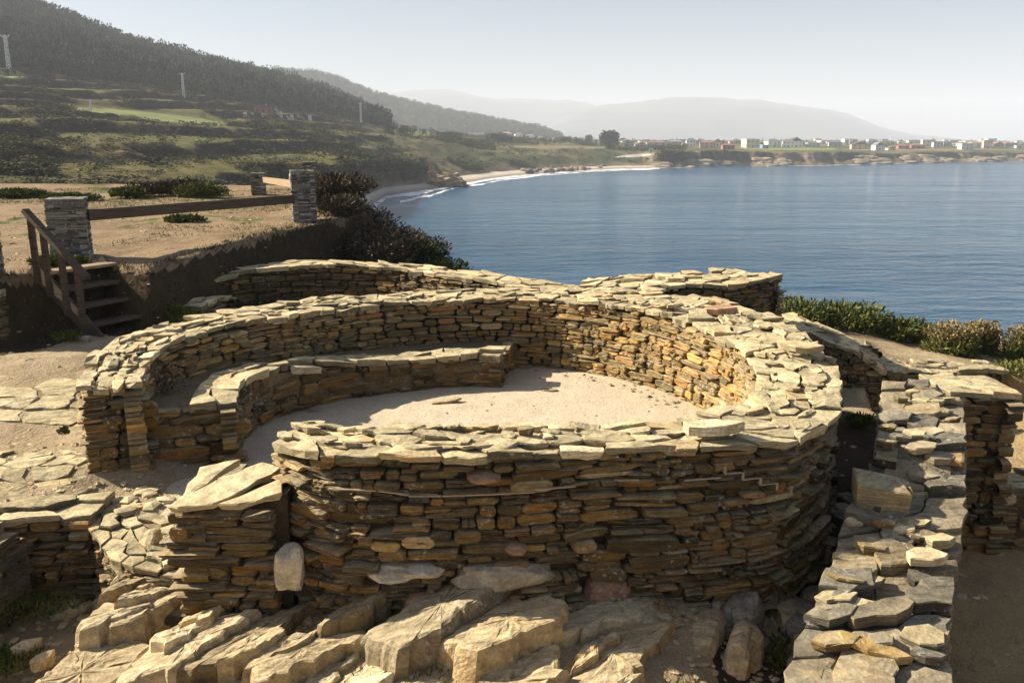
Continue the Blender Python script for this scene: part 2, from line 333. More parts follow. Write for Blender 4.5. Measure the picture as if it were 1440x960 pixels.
def cells(x0, x1, y0, y1, cx, cy, jit=.42, skip=None):
    """irregular paving cells over a rectangle"""
    nx = max(1, round((x1-x0)/cx)); ny = max(1, round((y1-y0)/cy)); S_ = []
    for j in range(ny):
        for i in range(nx):
            S_.append((x0+(i+.5+(.5 if j % 2 else 0)*.6+rng.uniform(-jit, jit))*(x1-x0)/nx, y0+(j+.5+rng.uniform(-jit, jit)*.8)*(y1-y0)/ny))
    A = np.array(S_); out = []
    for k, (sx, sy) in enumerate(S_):
        if skip and skip(sx, sy): continue
        d = ((A[:, 0]-sx)/cx)**2+((A[:, 1]-sy)/cy)**2; order = np.argsort(d)[1:18]
        P = [(x0, y0), (x1, y0), (x1, y1), (x0, y1)]
        for q in order:
            qx, qy = S_[q]; mx, my = (sx+qx)/2, (sy+qy)/2; nx_, ny_ = (qx-sx)/cx**2, (qy-sy)/cy**2
            P = clip(P, mx, my, nx_, ny_)
            if len(P) < 3: break
        if len(P) >= 3: out.append(P)
    return out
def slab(P, mp, th, gap=.012, lift=0, tilt=(0, 0), jag=.02, inset=.018, under=.85):
    """flat stone: P outline in parameter space, mp -> (x, y, z of the bed)"""
    Q = []
    for i in range(len(P)):
        a, b = P[i], P[(i+1) % len(P)]; L = hypot(b[0]-a[0], b[1]-a[1])
        if L < .03: continue
        Q.append(a); k = int(L/.16)
        for m in range(k): f = (m+1)/(k+1); Q.append((a[0]+(b[0]-a[0])*f+rng.uniform(-jag, jag), a[1]+(b[1]-a[1])*f+rng.uniform(-jag, jag)))
    if len(Q) < 3: return None
    W = [mp(*q) for q in Q]; c = np.mean([q[:3] for q in W], 0); m = len(W); V = []
    for (ins, dz, jz) in ((gap+rng.uniform(.0, .03), -th, .012), (gap, -.010, .004), (gap+inset*.5, 0, .006)):
        for (x, y, z) in W:
            dx, dy = x-c[0], y-c[1]; L = hypot(dx, dy)+1e-6; f = max(.2, 1-ins/L); xx, yy = c[0]+dx*f, c[1]+dy*f
            V.append((xx, yy, z+lift+dz+tilt[0]*(xx-c[0])+tilt[1]*(yy-c[1])+rng.uniform(-jz, jz)))
    V.append((c[0], c[1], c[2]+lift+rng.uniform(-.006, .010)))
    F = []
    for r_ in (0, 1):
        for i in range(m): j = (i+1) % m; F.append((r_*m+i, r_*m+j, (r_+1)*m+j, (r_+1)*m+i))
    for i in range(m): F.append((2*m+i, 2*m+(i+1) % m, 3*m))
    area = sum(W[i][0]*W[(i+1) % m][1]-W[(i+1) % m][0]*W[i][1] for i in range(m))
    if area < 0: F = [tuple(reversed(f)) for f in F]
    return V, F
def strip_caps(pile, mp, L, Wd, cx, cy, th=(.05, .09), mat=M_CAP, tones=(0, 1), lift=.012, part='capstone', tilt=.05, over=.02, jag=.02, skip=None):
    for P in cells(-over, L+over, -over, Wd+over, cx, cy, skip=skip):
        s = slab(P, mp, rng.uniform(*th)+.03, gap=rng.uniform(.002, .012), lift=rng.gauss(.01, lift), tilt=(rng.gauss(0, tilt), rng.gauss(0, tilt)), jag=jag)
        if s: pile.add(part, s[0], s[1], mat, rt(*tones), facing=(0, 0, 1))
def core(name, inner, outer, zb, zt, root, mat=M_CORE, ins=.11):
    """earth and rubble fill behind the faces, one closed strip"""
    n = len(inner); V = []; F = []; ox, oy, oz = root.location
    def pull(L, i, j, d=.1):
        a, b = L[i], L[j]; q = hypot(b[0]-a[0], b[1]-a[1]); L[i] = (a[0]+(b[0]-a[0])*d/q, a[1]+(b[1]-a[1])*d/q)
    inner = list(inner); outer = list(outer)
    for L in (inner, outer):
        if n > 6: del L[1]; del L[-2]
        pull(L, 0, 1); pull(L, -1, -2)
    n = len(inner)
    for k, (a, b) in enumerate(zip(inner, outer)):
        dx, dy = b[0]-a[0], b[1]-a[1]; L = hypot(dx, dy); dx, dy = dx/L*ins, dy/L*ins
        f = k/(n-1)
        for (x, y), z in (((a[0]+dx, a[1]+dy), zb(f)), ((a[0]+dx, a[1]+dy), zt(f)-.028), ((b[0]-dx, b[1]-dy), zt(f)-.028), ((b[0]-dx, b[1]-dy), zb(f))): V.append((x-ox, y-oy, z-oz))
    for k in range(n-1):
        for q in range(4): F.append((k*4+q, k*4+(q+1) % 4, k*4+4+(q+1) % 4, k*4+4+q))
    F.append((0, 1, 2, 3)); F.append(((n-1)*4+3, (n-1)*4+2, (n-1)*4+1, (n-1)*4))
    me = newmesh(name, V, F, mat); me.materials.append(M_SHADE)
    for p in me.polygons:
        if abs(p.normal.z) < .5 and mat is M_CORE: p.material_index = 1  # core sides take the darker fill, painting shade behind the joints
    return link(name, me, root)
def boulder(c, r, mat, tint, rough=.12, lvl=3, seed=0, flat=0, rz=0):
    """rounded or broken rock from a cube-sphere with noise; returns V, F"""
    import bmesh
    bm = bmesh.new(); bmesh.ops.create_icosphere(bm, subdivisions=lvl, radius=1); V = np.array([v.co[:] for v in bm.verts]); F = [[v.index for v in f.verts] for f in bm.faces]; bm.free()
    n1 = fbm(V[:, 0]*1.3+V[:, 2]*.7+seed, V[:, 1]*1.3-V[:, 2]*.9+seed*1.7, 3); V = V*(1+rough*n1*2)[:, None]
    if flat:
        V = np.sign(V)*np.abs(V)**(1-flat)
    V *= np.array(r); ca, sa = cos(rz), sin(rz); V = np.stack([V[:, 0]*ca-V[:, 1]*sa, V[:, 0]*sa+V[:, 1]*ca, V[:, 2]], -1)
    return (V+np.array(c)), F
def single(name, V, F, mat, tint, label, cat, group=None, smooth=False, base=None):
    V = np.array(V); b = base if base is not None else (V[:, 0].mean(), V[:, 1].mean(), V[:, 2].min())
    o = link(name, newmesh(name, (V-np.array(b)).tolist(), F, mat, tint, smooth)); o.location = b; return tag(o, label, cat, group)
def box(x0, x1, y0, y1, z0, z1):
    V = [(x, y, z) for z in (z0, z1) for (x, y) in ((x0, y0), (x1, y0), (x1, y1), (x0, y1))]
    return V, [(3, 2, 1, 0), (4, 5, 6, 7), (0, 1, 5, 4), (1, 2, 6, 5), (2, 3, 7, 6), (3, 0, 4, 7)]
def beam(a, b, w_, h_, up=(0, 0, 1)):
    a = Vector(a); b = Vector(b); d = (b-a).normalized(); s = d.cross(Vector(up)).normalized()*w_/2; u = s.cross(d).normalized()*h_/2; V = []
    for p in (a, b):
        for k1, k2 in ((-1, -1), (1, -1), (1, 1), (-1, 1)): V.append(tuple(p+s*k1+u*k2))
    return V, [(0, 1, 2, 3), (7, 6, 5, 4), (0, 4, 5, 1), (1, 5, 6, 2), (2, 6, 7, 3), (3, 7, 4, 0)]
def join(L):
    V = []; F = []
    for v, f in L: n = len(V); V += [tuple(q) for q in v]; F += [[i+n for i in g] for g in f]
    return V, F
#SECTION near_ground
# ------------------------------------------------------------ near ground
BANK = [(-60, 11.5), (-9, 12.0), (-7.65, 12.35), (-7.2, 12.98), (-6.62, 13.9), (-6.3, 13.6), (-5.75, 13.5), (-5.6, 14.8), (-5.4, 16.7), (-4.7, 18.7), (-4.1, 20.3), (-3.6, 21.5), (-4.3, 23), (-5.3, 27), (-7.5, 33), (-60, 34)]
LAND = [(-60, -30), (40, -30), (24, 4), (16, 10), (12.5, 13.2), (10.3, 15.6), (8.2, 17.0), (6, 17.6), (4.6, 17.6), (2.8, 15.6), (1.2, 15.9), (0, 16.9), (-1.2, 18.6), (-1.9, 20.6), (-2.7, 22.2), (-4.2, 24.5), (-7, 33), (-60, 34.5)]
FRONT = [(-3.45, 7.1), (-3.25, 6.75), (-2.95, 6.5), (-2.6, 6.36), (-2.3, 6.34), (-1.7, 6.4), (-1.6, 6.2), (0, 6.1), (1.15, 6.3), (1.25, 5.6), (1.6, 3), (-5, 3), (-3.9, 6.9)]
PIT = [(-9, 6.95), (-4.6, 7.02), (-3.6, 7.15), (-3.3, 6.6), (-3.25, 6.0), (-3.6, 5.0), (-4, 2), (-9, 2)]
LOW = [(1.75, 2.5), (2.3, 4.66), (2.75, 5.6), (3.3, 6.5), (3.6, 7.1), (4.35, 8.5), (5.0, 8.7), (5.25, 10.5), (5.4, 12.6), (5.7, 13.1), (8.3, 14.05), (9.2, 13.9), (11.0, 13.9), (14, 11.5), (20, 2)]
GP = [(-14, 9, .35), (-7, 8.5, .3), (-5.2, 7.6, .16), (-4.6, 7.0, .06), (-4.1, 8.2, .2), (-6.5, 11.5, .38), (-6.3, 12.7, .42), (-4.9, 11.3, .32), (-3, 14, .3), (0, 14.2, .3), (2.5, 13.3, .3), (5, 12, -.6), (4.4, 11.4, -.5), (3.7, 14.8, .15), (4.2, 12.8, -.5), (4.9, 12.4, -.6),
      (-4.9, 17, .35), (-2.5, 18, .3), (6, 16.4, -.25), (8.5, 16.2, -.5),
      (1.9, 5.6, -.55), (2.7, 6.6, -.5), (3.5, 8, -.45), (4.1, 9.5, -.35), (4.3, 10.6, -.2), (-3.6, 7.3, .0), (-3, 7.5, -.02), (-2.8, 6.9, -.05), (-2.3, 7.3, -.03), (-3.3, 6.7, -.08), (-2.7, 6.4, -.10),
      (-2.3, 5.7, -.42), (-1.5, 5.6, -.22), (-.6, 5.65, -.16), (.4, 5.75, -.2), (1.2, 5.85, -.25), (1.8, 5.1, -.5), (-3.4, 5.6, -.6), (-2.8, 5.0, -.62), (6, 15.2, -.25), (8, 15.6, -.5), (9.5, 14.6, -.62), (7, 14.7, -.4), (5.6, 14.2, -.1), (-1.4, 5.05, -.45), (-.2, 5.1, -.55), (.8, 5.2, -.38), (0, 4.0, -.75), (-2, 4, -.8), (1.6, 4.2, -.7),
      (-.5, 9.3, -.05), (-2.4, 8.3, -.05), (1, 8, -.05), (-.5, 11, -.05), (1.5, 10, -.05)]
GPx = np.array([g[0] for g in GP]); GPy = np.array([g[1] for g in GP]); GPz = np.array([g[2] for g in GP])
def ground(x, y, noise=True):
    x = np.atleast_1d(np.asarray(x, float)); y = np.atleast_1d(np.asarray(y, float)); num = 0; den = 0
    for a, b, c in GP:
        w_ = 1/(((x-a)**2+(y-b)**2)**1.6+.01); num = num+w_*c; den = den+w_
    z = num/den
    zf = -.42+.11*np.clip(x+2.6, 0, 2.2)-.2*np.clip(5.9-y, 0, 3)-.1*np.clip(x-.6, 0, 2)
    z = z+(zf-z)*sstep(-.06, .08, sdist(x, y, FRONT))
    z = z+(-.72-z)*sstep(-.05, .1, sdist(x, y, PIT))
    z = z+(-1.0+.1*vn(x*.5, y*.5)-z)*sstep(-.05, .15, sdist(x, y, LOW))
    db = sdist(x, y, BANK)+.18*fbm(x*.9, y*.9, 3, 5); bz = 1.3+.022*np.clip(y-14, 0, 30)+.08*fbm(x*.25, y*.25, 3, 3)
    z = z+(bz-z)*sstep(-.55, .12, db)
    mound = .65*np.exp(-(((x+2.75)/.6)**2+((y-21.0)/1.4)**2))+.5*np.exp(-(((x+4.9)/.8)**2+((y-23.6)/1.8)**2)); z = z+mound
    z = z+(1.6-z)*sstep(2.4, .6, y)*sstep(-8, -2, x)*sstep(8, 2, x)
    dl = -sdist(x, y, LAND)+.5*fbm(x*.4, y*.4, 3, 8); drop = 17*sstep(0, 13, dl)+.9*sstep(0, 1.5, dl)
    z = np.maximum(z-drop, -17.5)
    if noise: z = z+.035*fbm(x*2.2, y*2.2, 4, 11)*(1-.6*sstep(.2, .6, z)*0)
    return z
def gz(x, y): return float(ground(x, y)[0])
xs = np.concatenate([np.arange(-75, -16, 1.2), np.arange(-16, -8.5, .2), np.arange(-8.5, 8.5, .06), np.arange(8.5, 16, .2), np.arange(16, 42, 1.0)])
ys = np.concatenate([np.arange(-14, 3.4, .5), np.arange(3.4, 15, .06), np.arange(15, 26, .13), np.arange(26, 52, .4)])
X, Y = np.meshgrid(xs, ys); Z = ground(X.ravel(), Y.ravel()).reshape(X.shape)
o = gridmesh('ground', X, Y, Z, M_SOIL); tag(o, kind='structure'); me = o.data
me.materials.append(M_BANK); me.materials.append(M_PATH); me.materials.append(soil_mat('shade_tinted_earth', (.055, .040, .024), (.075, .052, .03), (.035, .034, .016)))  # last soil is dark earth with shade painted into its colour
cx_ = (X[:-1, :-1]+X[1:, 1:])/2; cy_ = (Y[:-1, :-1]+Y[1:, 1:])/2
mi = np.zeros(cx_.shape, 'i'); _sd = sdist(cx_, cy_, BANK); mi[(_sd > 0) | (cy_ > 15.5)] = 1; mi[(_sd > -1.0) & (_sd < .02) & (cx_ > -9)] = 3; mi[(sdist(cx_, cy_, LAND) < .35) & (cx_ < 2)] = 3; mi[sdist(cx_, cy_, [(1.5, 6.2), (1.4, 4), (2.1, 3.5), (3.7, 7), (4.6, 8.9), (4.9, 11.6), (4.0, 11.5), (3.4, 9.5), (3.2, 7.8)]) > 0] = 3; mi[sdist(cx_, cy_, LOW) > 0] = 2  # bank face and corridor get the shade-painted earth, cliff edge the same soil
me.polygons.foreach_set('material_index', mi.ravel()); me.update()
#SECTION round_house
# ------------------------------------------------------------ the round house
CX, CY = -.5, 9.3
RO = [(-113, 3.36), (-109, 3.48), (-104, 3.56), (-95, 3.5), (-83, 3.47), (-70, 3.5), (-57, 3.8), (-49, 4.02), (-38, 4.05), (-23, 3.9), (0, 3.93), (20, 4.08), (35, 4.25), (50, 4.25), (63, 4.15), (95, 3.95), (129, 3.78), (150, 3.9), (165, 4.02), (182, 4.02), (203, 3.92)]
RI = [(-113, 2.92), (-110, 2.92), (-108, 2.9), (-95, 2.82), (-82, 2.8), (-60, 3.08), (-45, 3.3), (-27, 3.2), (-6, 3.08), (15, 3.0), (42, 3.04), (73, 3.13), (96, 3.07), (120, 3.0), (147, 2.98), (164, 3.25), (177, 3.4), (194, 3.4), (203, 3.38)]
TH0, TH1 = -113, 203
def pol(th, r): return (CX+r*cos(R(th)), CY+r*sin(R(th)))
ths = np.linspace(TH0, TH1, 160)
outer = [pol(t, interp(RO, t)) for t in ths]; inner = [pol(t, interp(RI, t)) for t in ths]
def ztop_th(t): return 1.02+.03*sin(t*.05)+(.03 if 20 < t < 70 else 0)-(.05 if t > 190 else 0)
house = empty('round_house_wall', (CX, CY, 0), 'ring-shaped dry stone wall of the ancient round house, flat slabs on top, gap at the front left', 'stone wall')
pile = Pile(295)
PO = Path(outer, 1); PI_ = Path(list(reversed(inner)), 1)
thO = lambda s: TH0+(TH1-TH0)*s/PO.L; thI = lambda s: TH1-(TH1-TH0)*s/PI_.L
def s_of(th): return PO.L*(th-TH0)/(TH1-TH0)
def uv_s(u, v, zguess=.3):          # outer arc position under a picture column (near side)
    best = min(range(0, 70), key=lambda i: abs(proj(outer[i][0], outer[i][1], zguess)[0]-u)); return PO.c[best]
feat = []   # larger stones in the near face: u, v, width px, height px, material
for (u, v, wp, hp, mt, tn) in ((860, 838, 72, 46, M_RED, .5), (570, 806, 92, 20, M_PALE, .9), (700, 812, 130, 34, M_PALE, .1), (592, 846, 50, 20, M_RED, .7), (850, 808, 54, 20, M_ST, .5), (742, 684, 62, 18, M_ST, .95), (690, 672, 50, 15, M_RED, .9), (900, 766, 110, 22, M_ST, .12), (1075, 790, 60, 84, M_RED, .05), (940, 790, 90, 20, M_ST, .2), (551, 768, 42, 14, M_OCHRE, .3), (600, 762, 50, 18, M_CAP, .9), (660, 755, 40, 18, M_ST, .3), (716, 772, 32, 16, M_RED, .8)):
    s = uv_s(u, v); (x, y), t, n = PO.at(s); d = sqrt(x*x+y*y); z = zat(v, y)
    zc = y*.974+(H-z)*.2266; feat.append((s, z, wp/FPX*zc, hp/FPX*zc*1.03, mt, tn))
def zbo(s):
    (x, y), t, n = PO.at(s); return float(gzo(s))
_sg = np.linspace(0, PO.L, 120); _gv = np.array([float(ground(*PO.at(q)[0], noise=False)[0]) for q in _sg])
def gzo(s): return np.interp(s, _sg, _gv)-.06
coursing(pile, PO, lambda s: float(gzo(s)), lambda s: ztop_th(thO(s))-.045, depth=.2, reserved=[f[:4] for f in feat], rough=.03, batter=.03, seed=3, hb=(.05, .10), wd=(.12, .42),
         tiltf=lambda s, z: .16*float(sstep(s_of(-62), s_of(-45), s))*float(sstep(.6, .1, z)))
for (s, z, w_, h_, mt, tn) in feat:
    (x, y), t, n = PO.at(s); rounded = mt in (M_RED, M_PALE)
    if rounded:
        V, F = boulder((0, 0, 0), (w_*.52, .17, h_*.54), mt, 0, .12 if mt is M_RED else .3, 3, seed=s*7, flat=.15)
        V = np.stack([x+t[0]*V[:, 0]+n[0]*(V[:, 1]-.08), y+t[1]*V[:, 0]+n[1]*(V[:, 1]-.08), z+V[:, 2]], -1); V = V.tolist()
        # keep winding
        F = [list(reversed(f)) if (t[0]*n[1]-t[1]*n[0]) < 0 else f for f in F]
    else: V, F = face_stone((x, y, z), t, n, w_, h_, .2, 0, .02)
    pile.add('stone', V, F, mt, (tn, .6, .5), bonus=3, facing=(n[0], n[1], .3))
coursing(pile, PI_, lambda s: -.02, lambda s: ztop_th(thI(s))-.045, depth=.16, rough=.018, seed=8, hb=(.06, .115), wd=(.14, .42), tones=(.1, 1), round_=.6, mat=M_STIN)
# jamb at the left of the entrance
jp = Path([pol(TH1, interp(RI, TH1)+.02)[::1], pol(TH1, interp(RO, TH1)-.02)], -1)
(jx, jy), jt, jn = jp.at(.1)
if jn[1] > 0: jp.side = 1
coursing(pile, jp, lambda s: -.05, lambda s: .93, depth=.16, hb=(.1, .17), wd=(.3, .62), rough=.03, seed=5, tones=(0, .8), round_=.35)
jp2 = Path([pol(TH0, interp(RI, TH0)+.02), pol(TH0, interp(RO, TH0)-.02)], 1)
if jp2.at(.1)[2][0] > 0: jp2.side = -1
coursing(pile, jp2, lambda s: .4, lambda s: .95, depth=.16, seed=6, wd=(.2, .5))
def ringmap(a, b):      # a along the outer arc, b across
    t = TH0+(TH1-TH0)*a/PO.L; f = b/.8; r = interp(RI, t)+(interp(RO, t)-interp(RI, t))*f
    x, y = pol(t, r); return (x, y, ztop_th(t)+.02*float(vn(a*1.1, b*2)))
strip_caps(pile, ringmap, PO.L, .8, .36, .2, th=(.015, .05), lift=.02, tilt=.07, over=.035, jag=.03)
for k in range(210):     # loose upper slabs on the wall head
    a = rng.uniform(0, PO.L); b = rng.uniform(.08, .72); w_, l_ = rng.uniform(.04, .13), rng.uniform(.07, .24)
    P = [(a+cos(q+rng.uniform(-.2, .2))*l_*rng.uniform(.8, 1), b+sin(q)*w_*rng.uniform(.8, 1)) for q in np.linspace(0, 2*pi, 7)[:-1]]
    s = slab(P, ringmap, rng.uniform(.02, .05), gap=0, lift=rng.uniform(.015, .05), tilt=(rng.gauss(0, .09), rng.gauss(0, .09)), jag=.03)
    if s: pile.add('capstone', s[0], s[1], M_CAP, rt(), facing=(0, 0, 1))
# thin marker strips between old and rebuilt masonry
def marker(path, s0, s1, z0, z1, out=.03):
    (x, y), t, n = path.at(s0); (x2, y2), t2, n2 = path.at(s1)
    V, F = beam((x+n[0]*out, y+n[1]*out, z0), (x2+n2[0]*out, y2+n2[1]*out, z1), .02, .009); rng.random() < .78 and pile.add('marker_strip', V, F, M_STRIP, (0, 0, 0), 5)
s = s_of(-104)
zz = .80
while s < s_of(-62):
    L = rng.uniform(.18, .36); dz = rng.choice((-.03, 0, .02, .0)); marker(PO, s, s+L, zz, zz+dz, .045); s += L+rng.uniform(-.01, .02); zz = min(.86, max(.76, zz+dz+rng.choice((-.02, 0, .02))))
for k in range(5):      # the strip steps down on the right
    th = -61+k*2.2; s = s_of(th); z = .86-k*.06; marker(PO, s, s+.14, z-.06, z-.06, .03)
    (x, y), t, n = PO.at(s); V, F = beam((x+n[0]*.03, y+n[1]*.03, z), (x+n[0]*.03, y+n[1]*.03, z-.06), .01, .02, up=(t[0], t[1], 0)); pile.add('marker_strip', V, F, M_STRIP, (0, 0, 0), 5)
s = PI_.L*(TH1-128)/(TH1-TH0)
while s < PI_.L*(TH1+32)/(TH1-TH0): L = rng.uniform(.3, .5); marker(PI_, s, s+L*.97, .765+.02*sin(s*1.7)+rng.uniform(-.012, .012), .765+.02*sin((s+L)*1.7), .018); s += L
pile.build(house)
core('rubble_core', inner, outer, lambda f: -.7, lambda f: ztop_th(TH0+(TH1-TH0)*f), house)
# floor of the house
fl = []; N = 90; nrad = 26
tt = np.linspace(0, 2*pi, N+1); rr = np.linspace(0, 1, nrad)
TT, RR = np.meshgrid(tt, rr); rad = np.array([interp(RI, (d-360 if d > 247 else d)) if not 204 < d < 247 else 3.3 for d in np.degrees(tt)])+.12
X = CX+RR*rad*np.cos(TT); Y = CY+RR*rad*np.sin(TT); Z = .0+.022*fbm(X*1.3, Y*1.3, 4, 21)+.01*fbm(X*6, Y*6, 3, 22)
o = gridmesh('house_floor', X, Y, Z, M_FLOOR); tag(o, kind='structure')
# bench along the inner wall
BR = [(78, 1.93), (95, 1.9), (112, 1.9), (130, 2.0), (147, 2.2), (163, 2.37), (180, 2.5), (199, 2.52)]
BT0, BT1 = 80, 200
def bz(t): return .44+(.66-.44)*float(sstep(110, 190, t))
bths = np.linspace(BT0, BT1, 70); bi = [pol(t, interp(BR, t)) for t in bths]; bo = [pol(t, min(interp(BR, t)+.42, interp(RI, t)-.05)) for t in bths]; bw = [pol(t, interp(RI, t)+.1) for t in bths]
bench = empty('stone_bench', (*pol(140, 2.3), 0), 'low curved stone bench built along the inner left side of the round house', 'stone bench'); pile = Pile(290)
PB = Path(list(reversed(bi)), 1)
thB = lambda s: BT1-(BT1-BT0)*s/PB.L
coursing(pile, PB, lambda s: -.02, lambda s: bz(thB(s))-.03, depth=.14, hb=(.09, .16), wd=(.2, .5), seed=12, tones=(0, .85))
e0 = Path([pol(BT0, interp(BR, BT0)), pol(BT0, 3.0)], 1)
if e0.at(.1)[2][0] < 0: e0.side = -1
coursing(pile, e0, lambda s: 0, lambda s: .42, depth=.14, hb=(.1, .16), wd=(.25, .45), seed=13)
e1 = Path([pol(BT1, interp(BR, BT1)), pol(BT1, 3.38)], 1)
if e1.at(.1)[2][1] > 0: e1.side = -1
coursing(pile, e1, lambda s: 0, lambda s: .62, depth=.14, hb=(.1, .17), wd=(.3, .6), seed=14, tones=(0, .9), round_=.35)
def bmap(a, b):
    t = BT1-(BT1-BT0)*a/PB.L; r0, r1 = interp(BR, t)-.01, min(interp(BR, t)+.42, interp(RI, t)-.05); x, y = pol(t, r0+(r1-r0)*b/.42); return (x, y, bz(t)+.015*float(vn(a*1.3, b*3, 4)))
strip_caps(pile, bmap, PB.L, .42, .34, .22, th=(.035, .07), lift=.014)
pile.build(bench)
core('rubble_core', bi, bw, lambda f: -.05, lambda f: bz(BT0+(BT1-BT0)*f)-.05, bench, M_LEDGE, .05)
# projecting stub wall right of the entrance
stub = empty('entrance_stub_wall', (-2.05, 6.4, -.3), 'short square stone pier projecting beside the entrance gap, topped by one large tilted slab', 'stone pier'); pile = Pile()
sx0, sx1, sy0, sy1 = -2.50, -1.80, 5.9, 6.8
def stz(x, y): return .60+(x-sx0)*.08+(y-sy0)*.06
coursing(pile, Path([(sx0, sy0), (sx1, sy0)], 1), lambda s: -.42, lambda s: .56+s*.08, depth=.2, hb=(.07, .13), wd=(.2, .5), seed=30, rough=.03, round_=.35, tones=(0, .9))
coursing(pile, Path([(sx0, sy1), (sx0, sy0)], 1), lambda s: -.35, lambda s: .6, depth=.2, hb=(.07, .13), wd=(.25, .5), seed=31, rough=.03, round_=.4)
for P in ([(-2.56, 6.02), (-2.22, 6.0), (-2.02, 6.25), (-1.85, 6.6), (-2.05, 6.72), (-2.3, 6.5)], [(-2.18, 5.99), (-1.9, 6.0), (-1.72, 6.1), (-1.78, 6.4), (-1.98, 6.2)], [(-2.0, 6.8), (-1.8, 6.5), (-1.66, 6.5), (-1.6, 6.8)], [(-2.5, 6.1), (-2.25, 6.8), (-2.56, 6.7)]):
    s = slab([(p[0]+.01, p[1]-.15) for p in P], lambda a, b: (a, b, stz(a, b)+.02), .05, gap=.004, lift=.02, tilt=(0, 0), jag=.03); pile.add('capstone', s[0], s[1], M_CAP, (rng.uniform(.4, .75), .7, .5), facing=(0, 0, 1))
pile.build(stub)
core('rubble_core', [(sx0, sy0), (sx1+.2, sy0)], [(sx0, sy1), (sx1+.2, sy1)], lambda f: -.5, lambda f: .60+.1*f, stub)
V, F = boulder((-1.67, 5.86, .15), (.115, .12, .18), M_PALE, 0, .35, 3, 4, .35); single('pale_boulder', V, F, M_PALE, (.6, .7, .5), 'pale upright boulder wedged in the corner between stub pier and round wall', 'boulder')
#SECTION other_walls
# ------------------------------------------------------------ the other walls
def wall(name, label, cat, front, back, zt, zbf, ends=(True, True), cx=.42, cy=.3, mat=M_ST, cmat=M_CAP, seed=0, limit=290, zbb=None, hb=(.06, .115), wd=(.16, .46), tones=(0, 1), build=True, capth=(.02, .06), capskip=None, clift=.018):
    """front/back: polylines of the two faces travelling the same way (front face on the right of travel)"""
    n = max(len(front), len(back), 2)
    fp = Path(front, 1); bp = Path(back, 1); zbb = zbb or zbf
    root = empty(name, (front[0][0], front[0][1], zbf(0)), label, cat); pile = Pile(limit)
    coursing(pile, fp, lambda s: zbf(s/fp.L), lambda s: zt(s/fp.L)-.04, mat=mat, hb=hb, wd=wd, seed=seed, tones=tones)
    rb = Path(list(reversed(back)), 1); coursing(pile, rb, lambda s: zbb(1-s/rb.L), lambda s: zt(1-s/rb.L)-.04, mat=mat, hb=hb, wd=wd, seed=seed+1, tones=tones)
    if ends[0]: e = Path([back[0], front[0]], 1); coursing(pile, e, lambda s: min(zbf(0), zbb(0)), lambda s: zt(0)-.04, mat=mat, hb=hb, wd=wd, seed=seed+2, tones=tones)
    if ends[1]: e = Path([front[-1], back[-1]], 1); coursing(pile, e, lambda s: min(zbf(1), zbb(1)), lambda s: zt(1)-.04, mat=mat, hb=hb, wd=wd, seed=seed+3, tones=tones)
    Wm = hypot(back[0][0]-front[0][0], back[0][1]-front[0][1])
    def mp(a, b):
        f = min(1, max(0, a/fp.L)); (x0, y0), _, _ = fp.at(f*fp.L); (x1, y1), _, _ = bp.at(f*bp.L); g = b/Wm
        ex = (a-fp.L) if a > fp.L else (a if a < 0 else 0); t = fp.at(f*fp.L)[1]
        return (x0+(x1-x0)*g+t[0]*ex, y0+(y1-y0)*g+t[1]*ex, zt(f)+.02*float(vn(a*1.2, b*2, seed)))
    strip_caps(pile, mp, fp.L, Wm, cx*.8, cy*.75, jag=.03, th=capth, mat=cmat, tones=(0, 1), over=.03, skip=capskip, lift=clift)
    m = 24; core('rubble_core', [fp.at(fp.L*k/m)[0] for k in range(m+1)], [bp.at(bp.L*k/m)[0] for k in range(m+1)], lambda f: min(zbf(f), zbb(f))-.2, zt, root)
    pile.mp = mp; pile.build(root); return root, mp
def offs(pts, d):
    P = Path(pts, 1); out = []
    for c in P.c:
        a = P.at(max(0, c-.01)); b = P.at(min(P.L, c+.01)); nx, ny = (a[2][0]+b[2][0])/2, (a[2][1]+b[2][1])/2; L = hypot(nx, ny); q = P.at(c)[0]; out.append((q[0]-nx/L*d, q[1]-ny/L*d))
    return out
f = smoothpath([(-5.7, 14.35), (-5.15, 15.6), (-3.6, 16.3), (-2.2, 16.0), (-1.1, 15.3), (0, 14.5), (.95, 13.9)])
wall('rear_left_wall', 'long low curving wall of shaded stones behind the round house, below the earth bank', 'stone wall', f, offs(f, .6), lambda f_: interp([(0, .62), (.12, .85), (.35, .98), (.6, .92), (.85, .9), (1, .85)], f_), lambda f_: .2, seed=40, cx=.5, cy=.3, tones=(0, .7))
f = [(-5.75, 13.55), (-5.0, 13.7), (-4.6, 14.4), (-5.0, 15.2)]
wall('stepped_wall_end', 'small stepped block of flat stones at the left end of the rear wall', 'stone block', [(-5.95, 13.9), (-5.1, 13.75)], [(-5.85, 14.75), (-5.0, 14.9)], lambda f_: .6+.05*f_, lambda f_: .25, seed=44, cx=.4, cy=.3)
f = smoothpath([(1.0, 13.3), (2.3, 12.85), (3.4, 12.75), (4.2, 13.2)])
wall('rear_right_wall', 'thick high stone wall stub with a rugged end standing against the sea behind the round house', 'stone wall', f, offs(f, 1.15), lambda f_: interp([(0, .98), (.35, 1.12), (1, 1.23)], f_), lambda f_: .1, seed=50, cx=.42, cy=.32, clift=.025, tones=(0, .8))
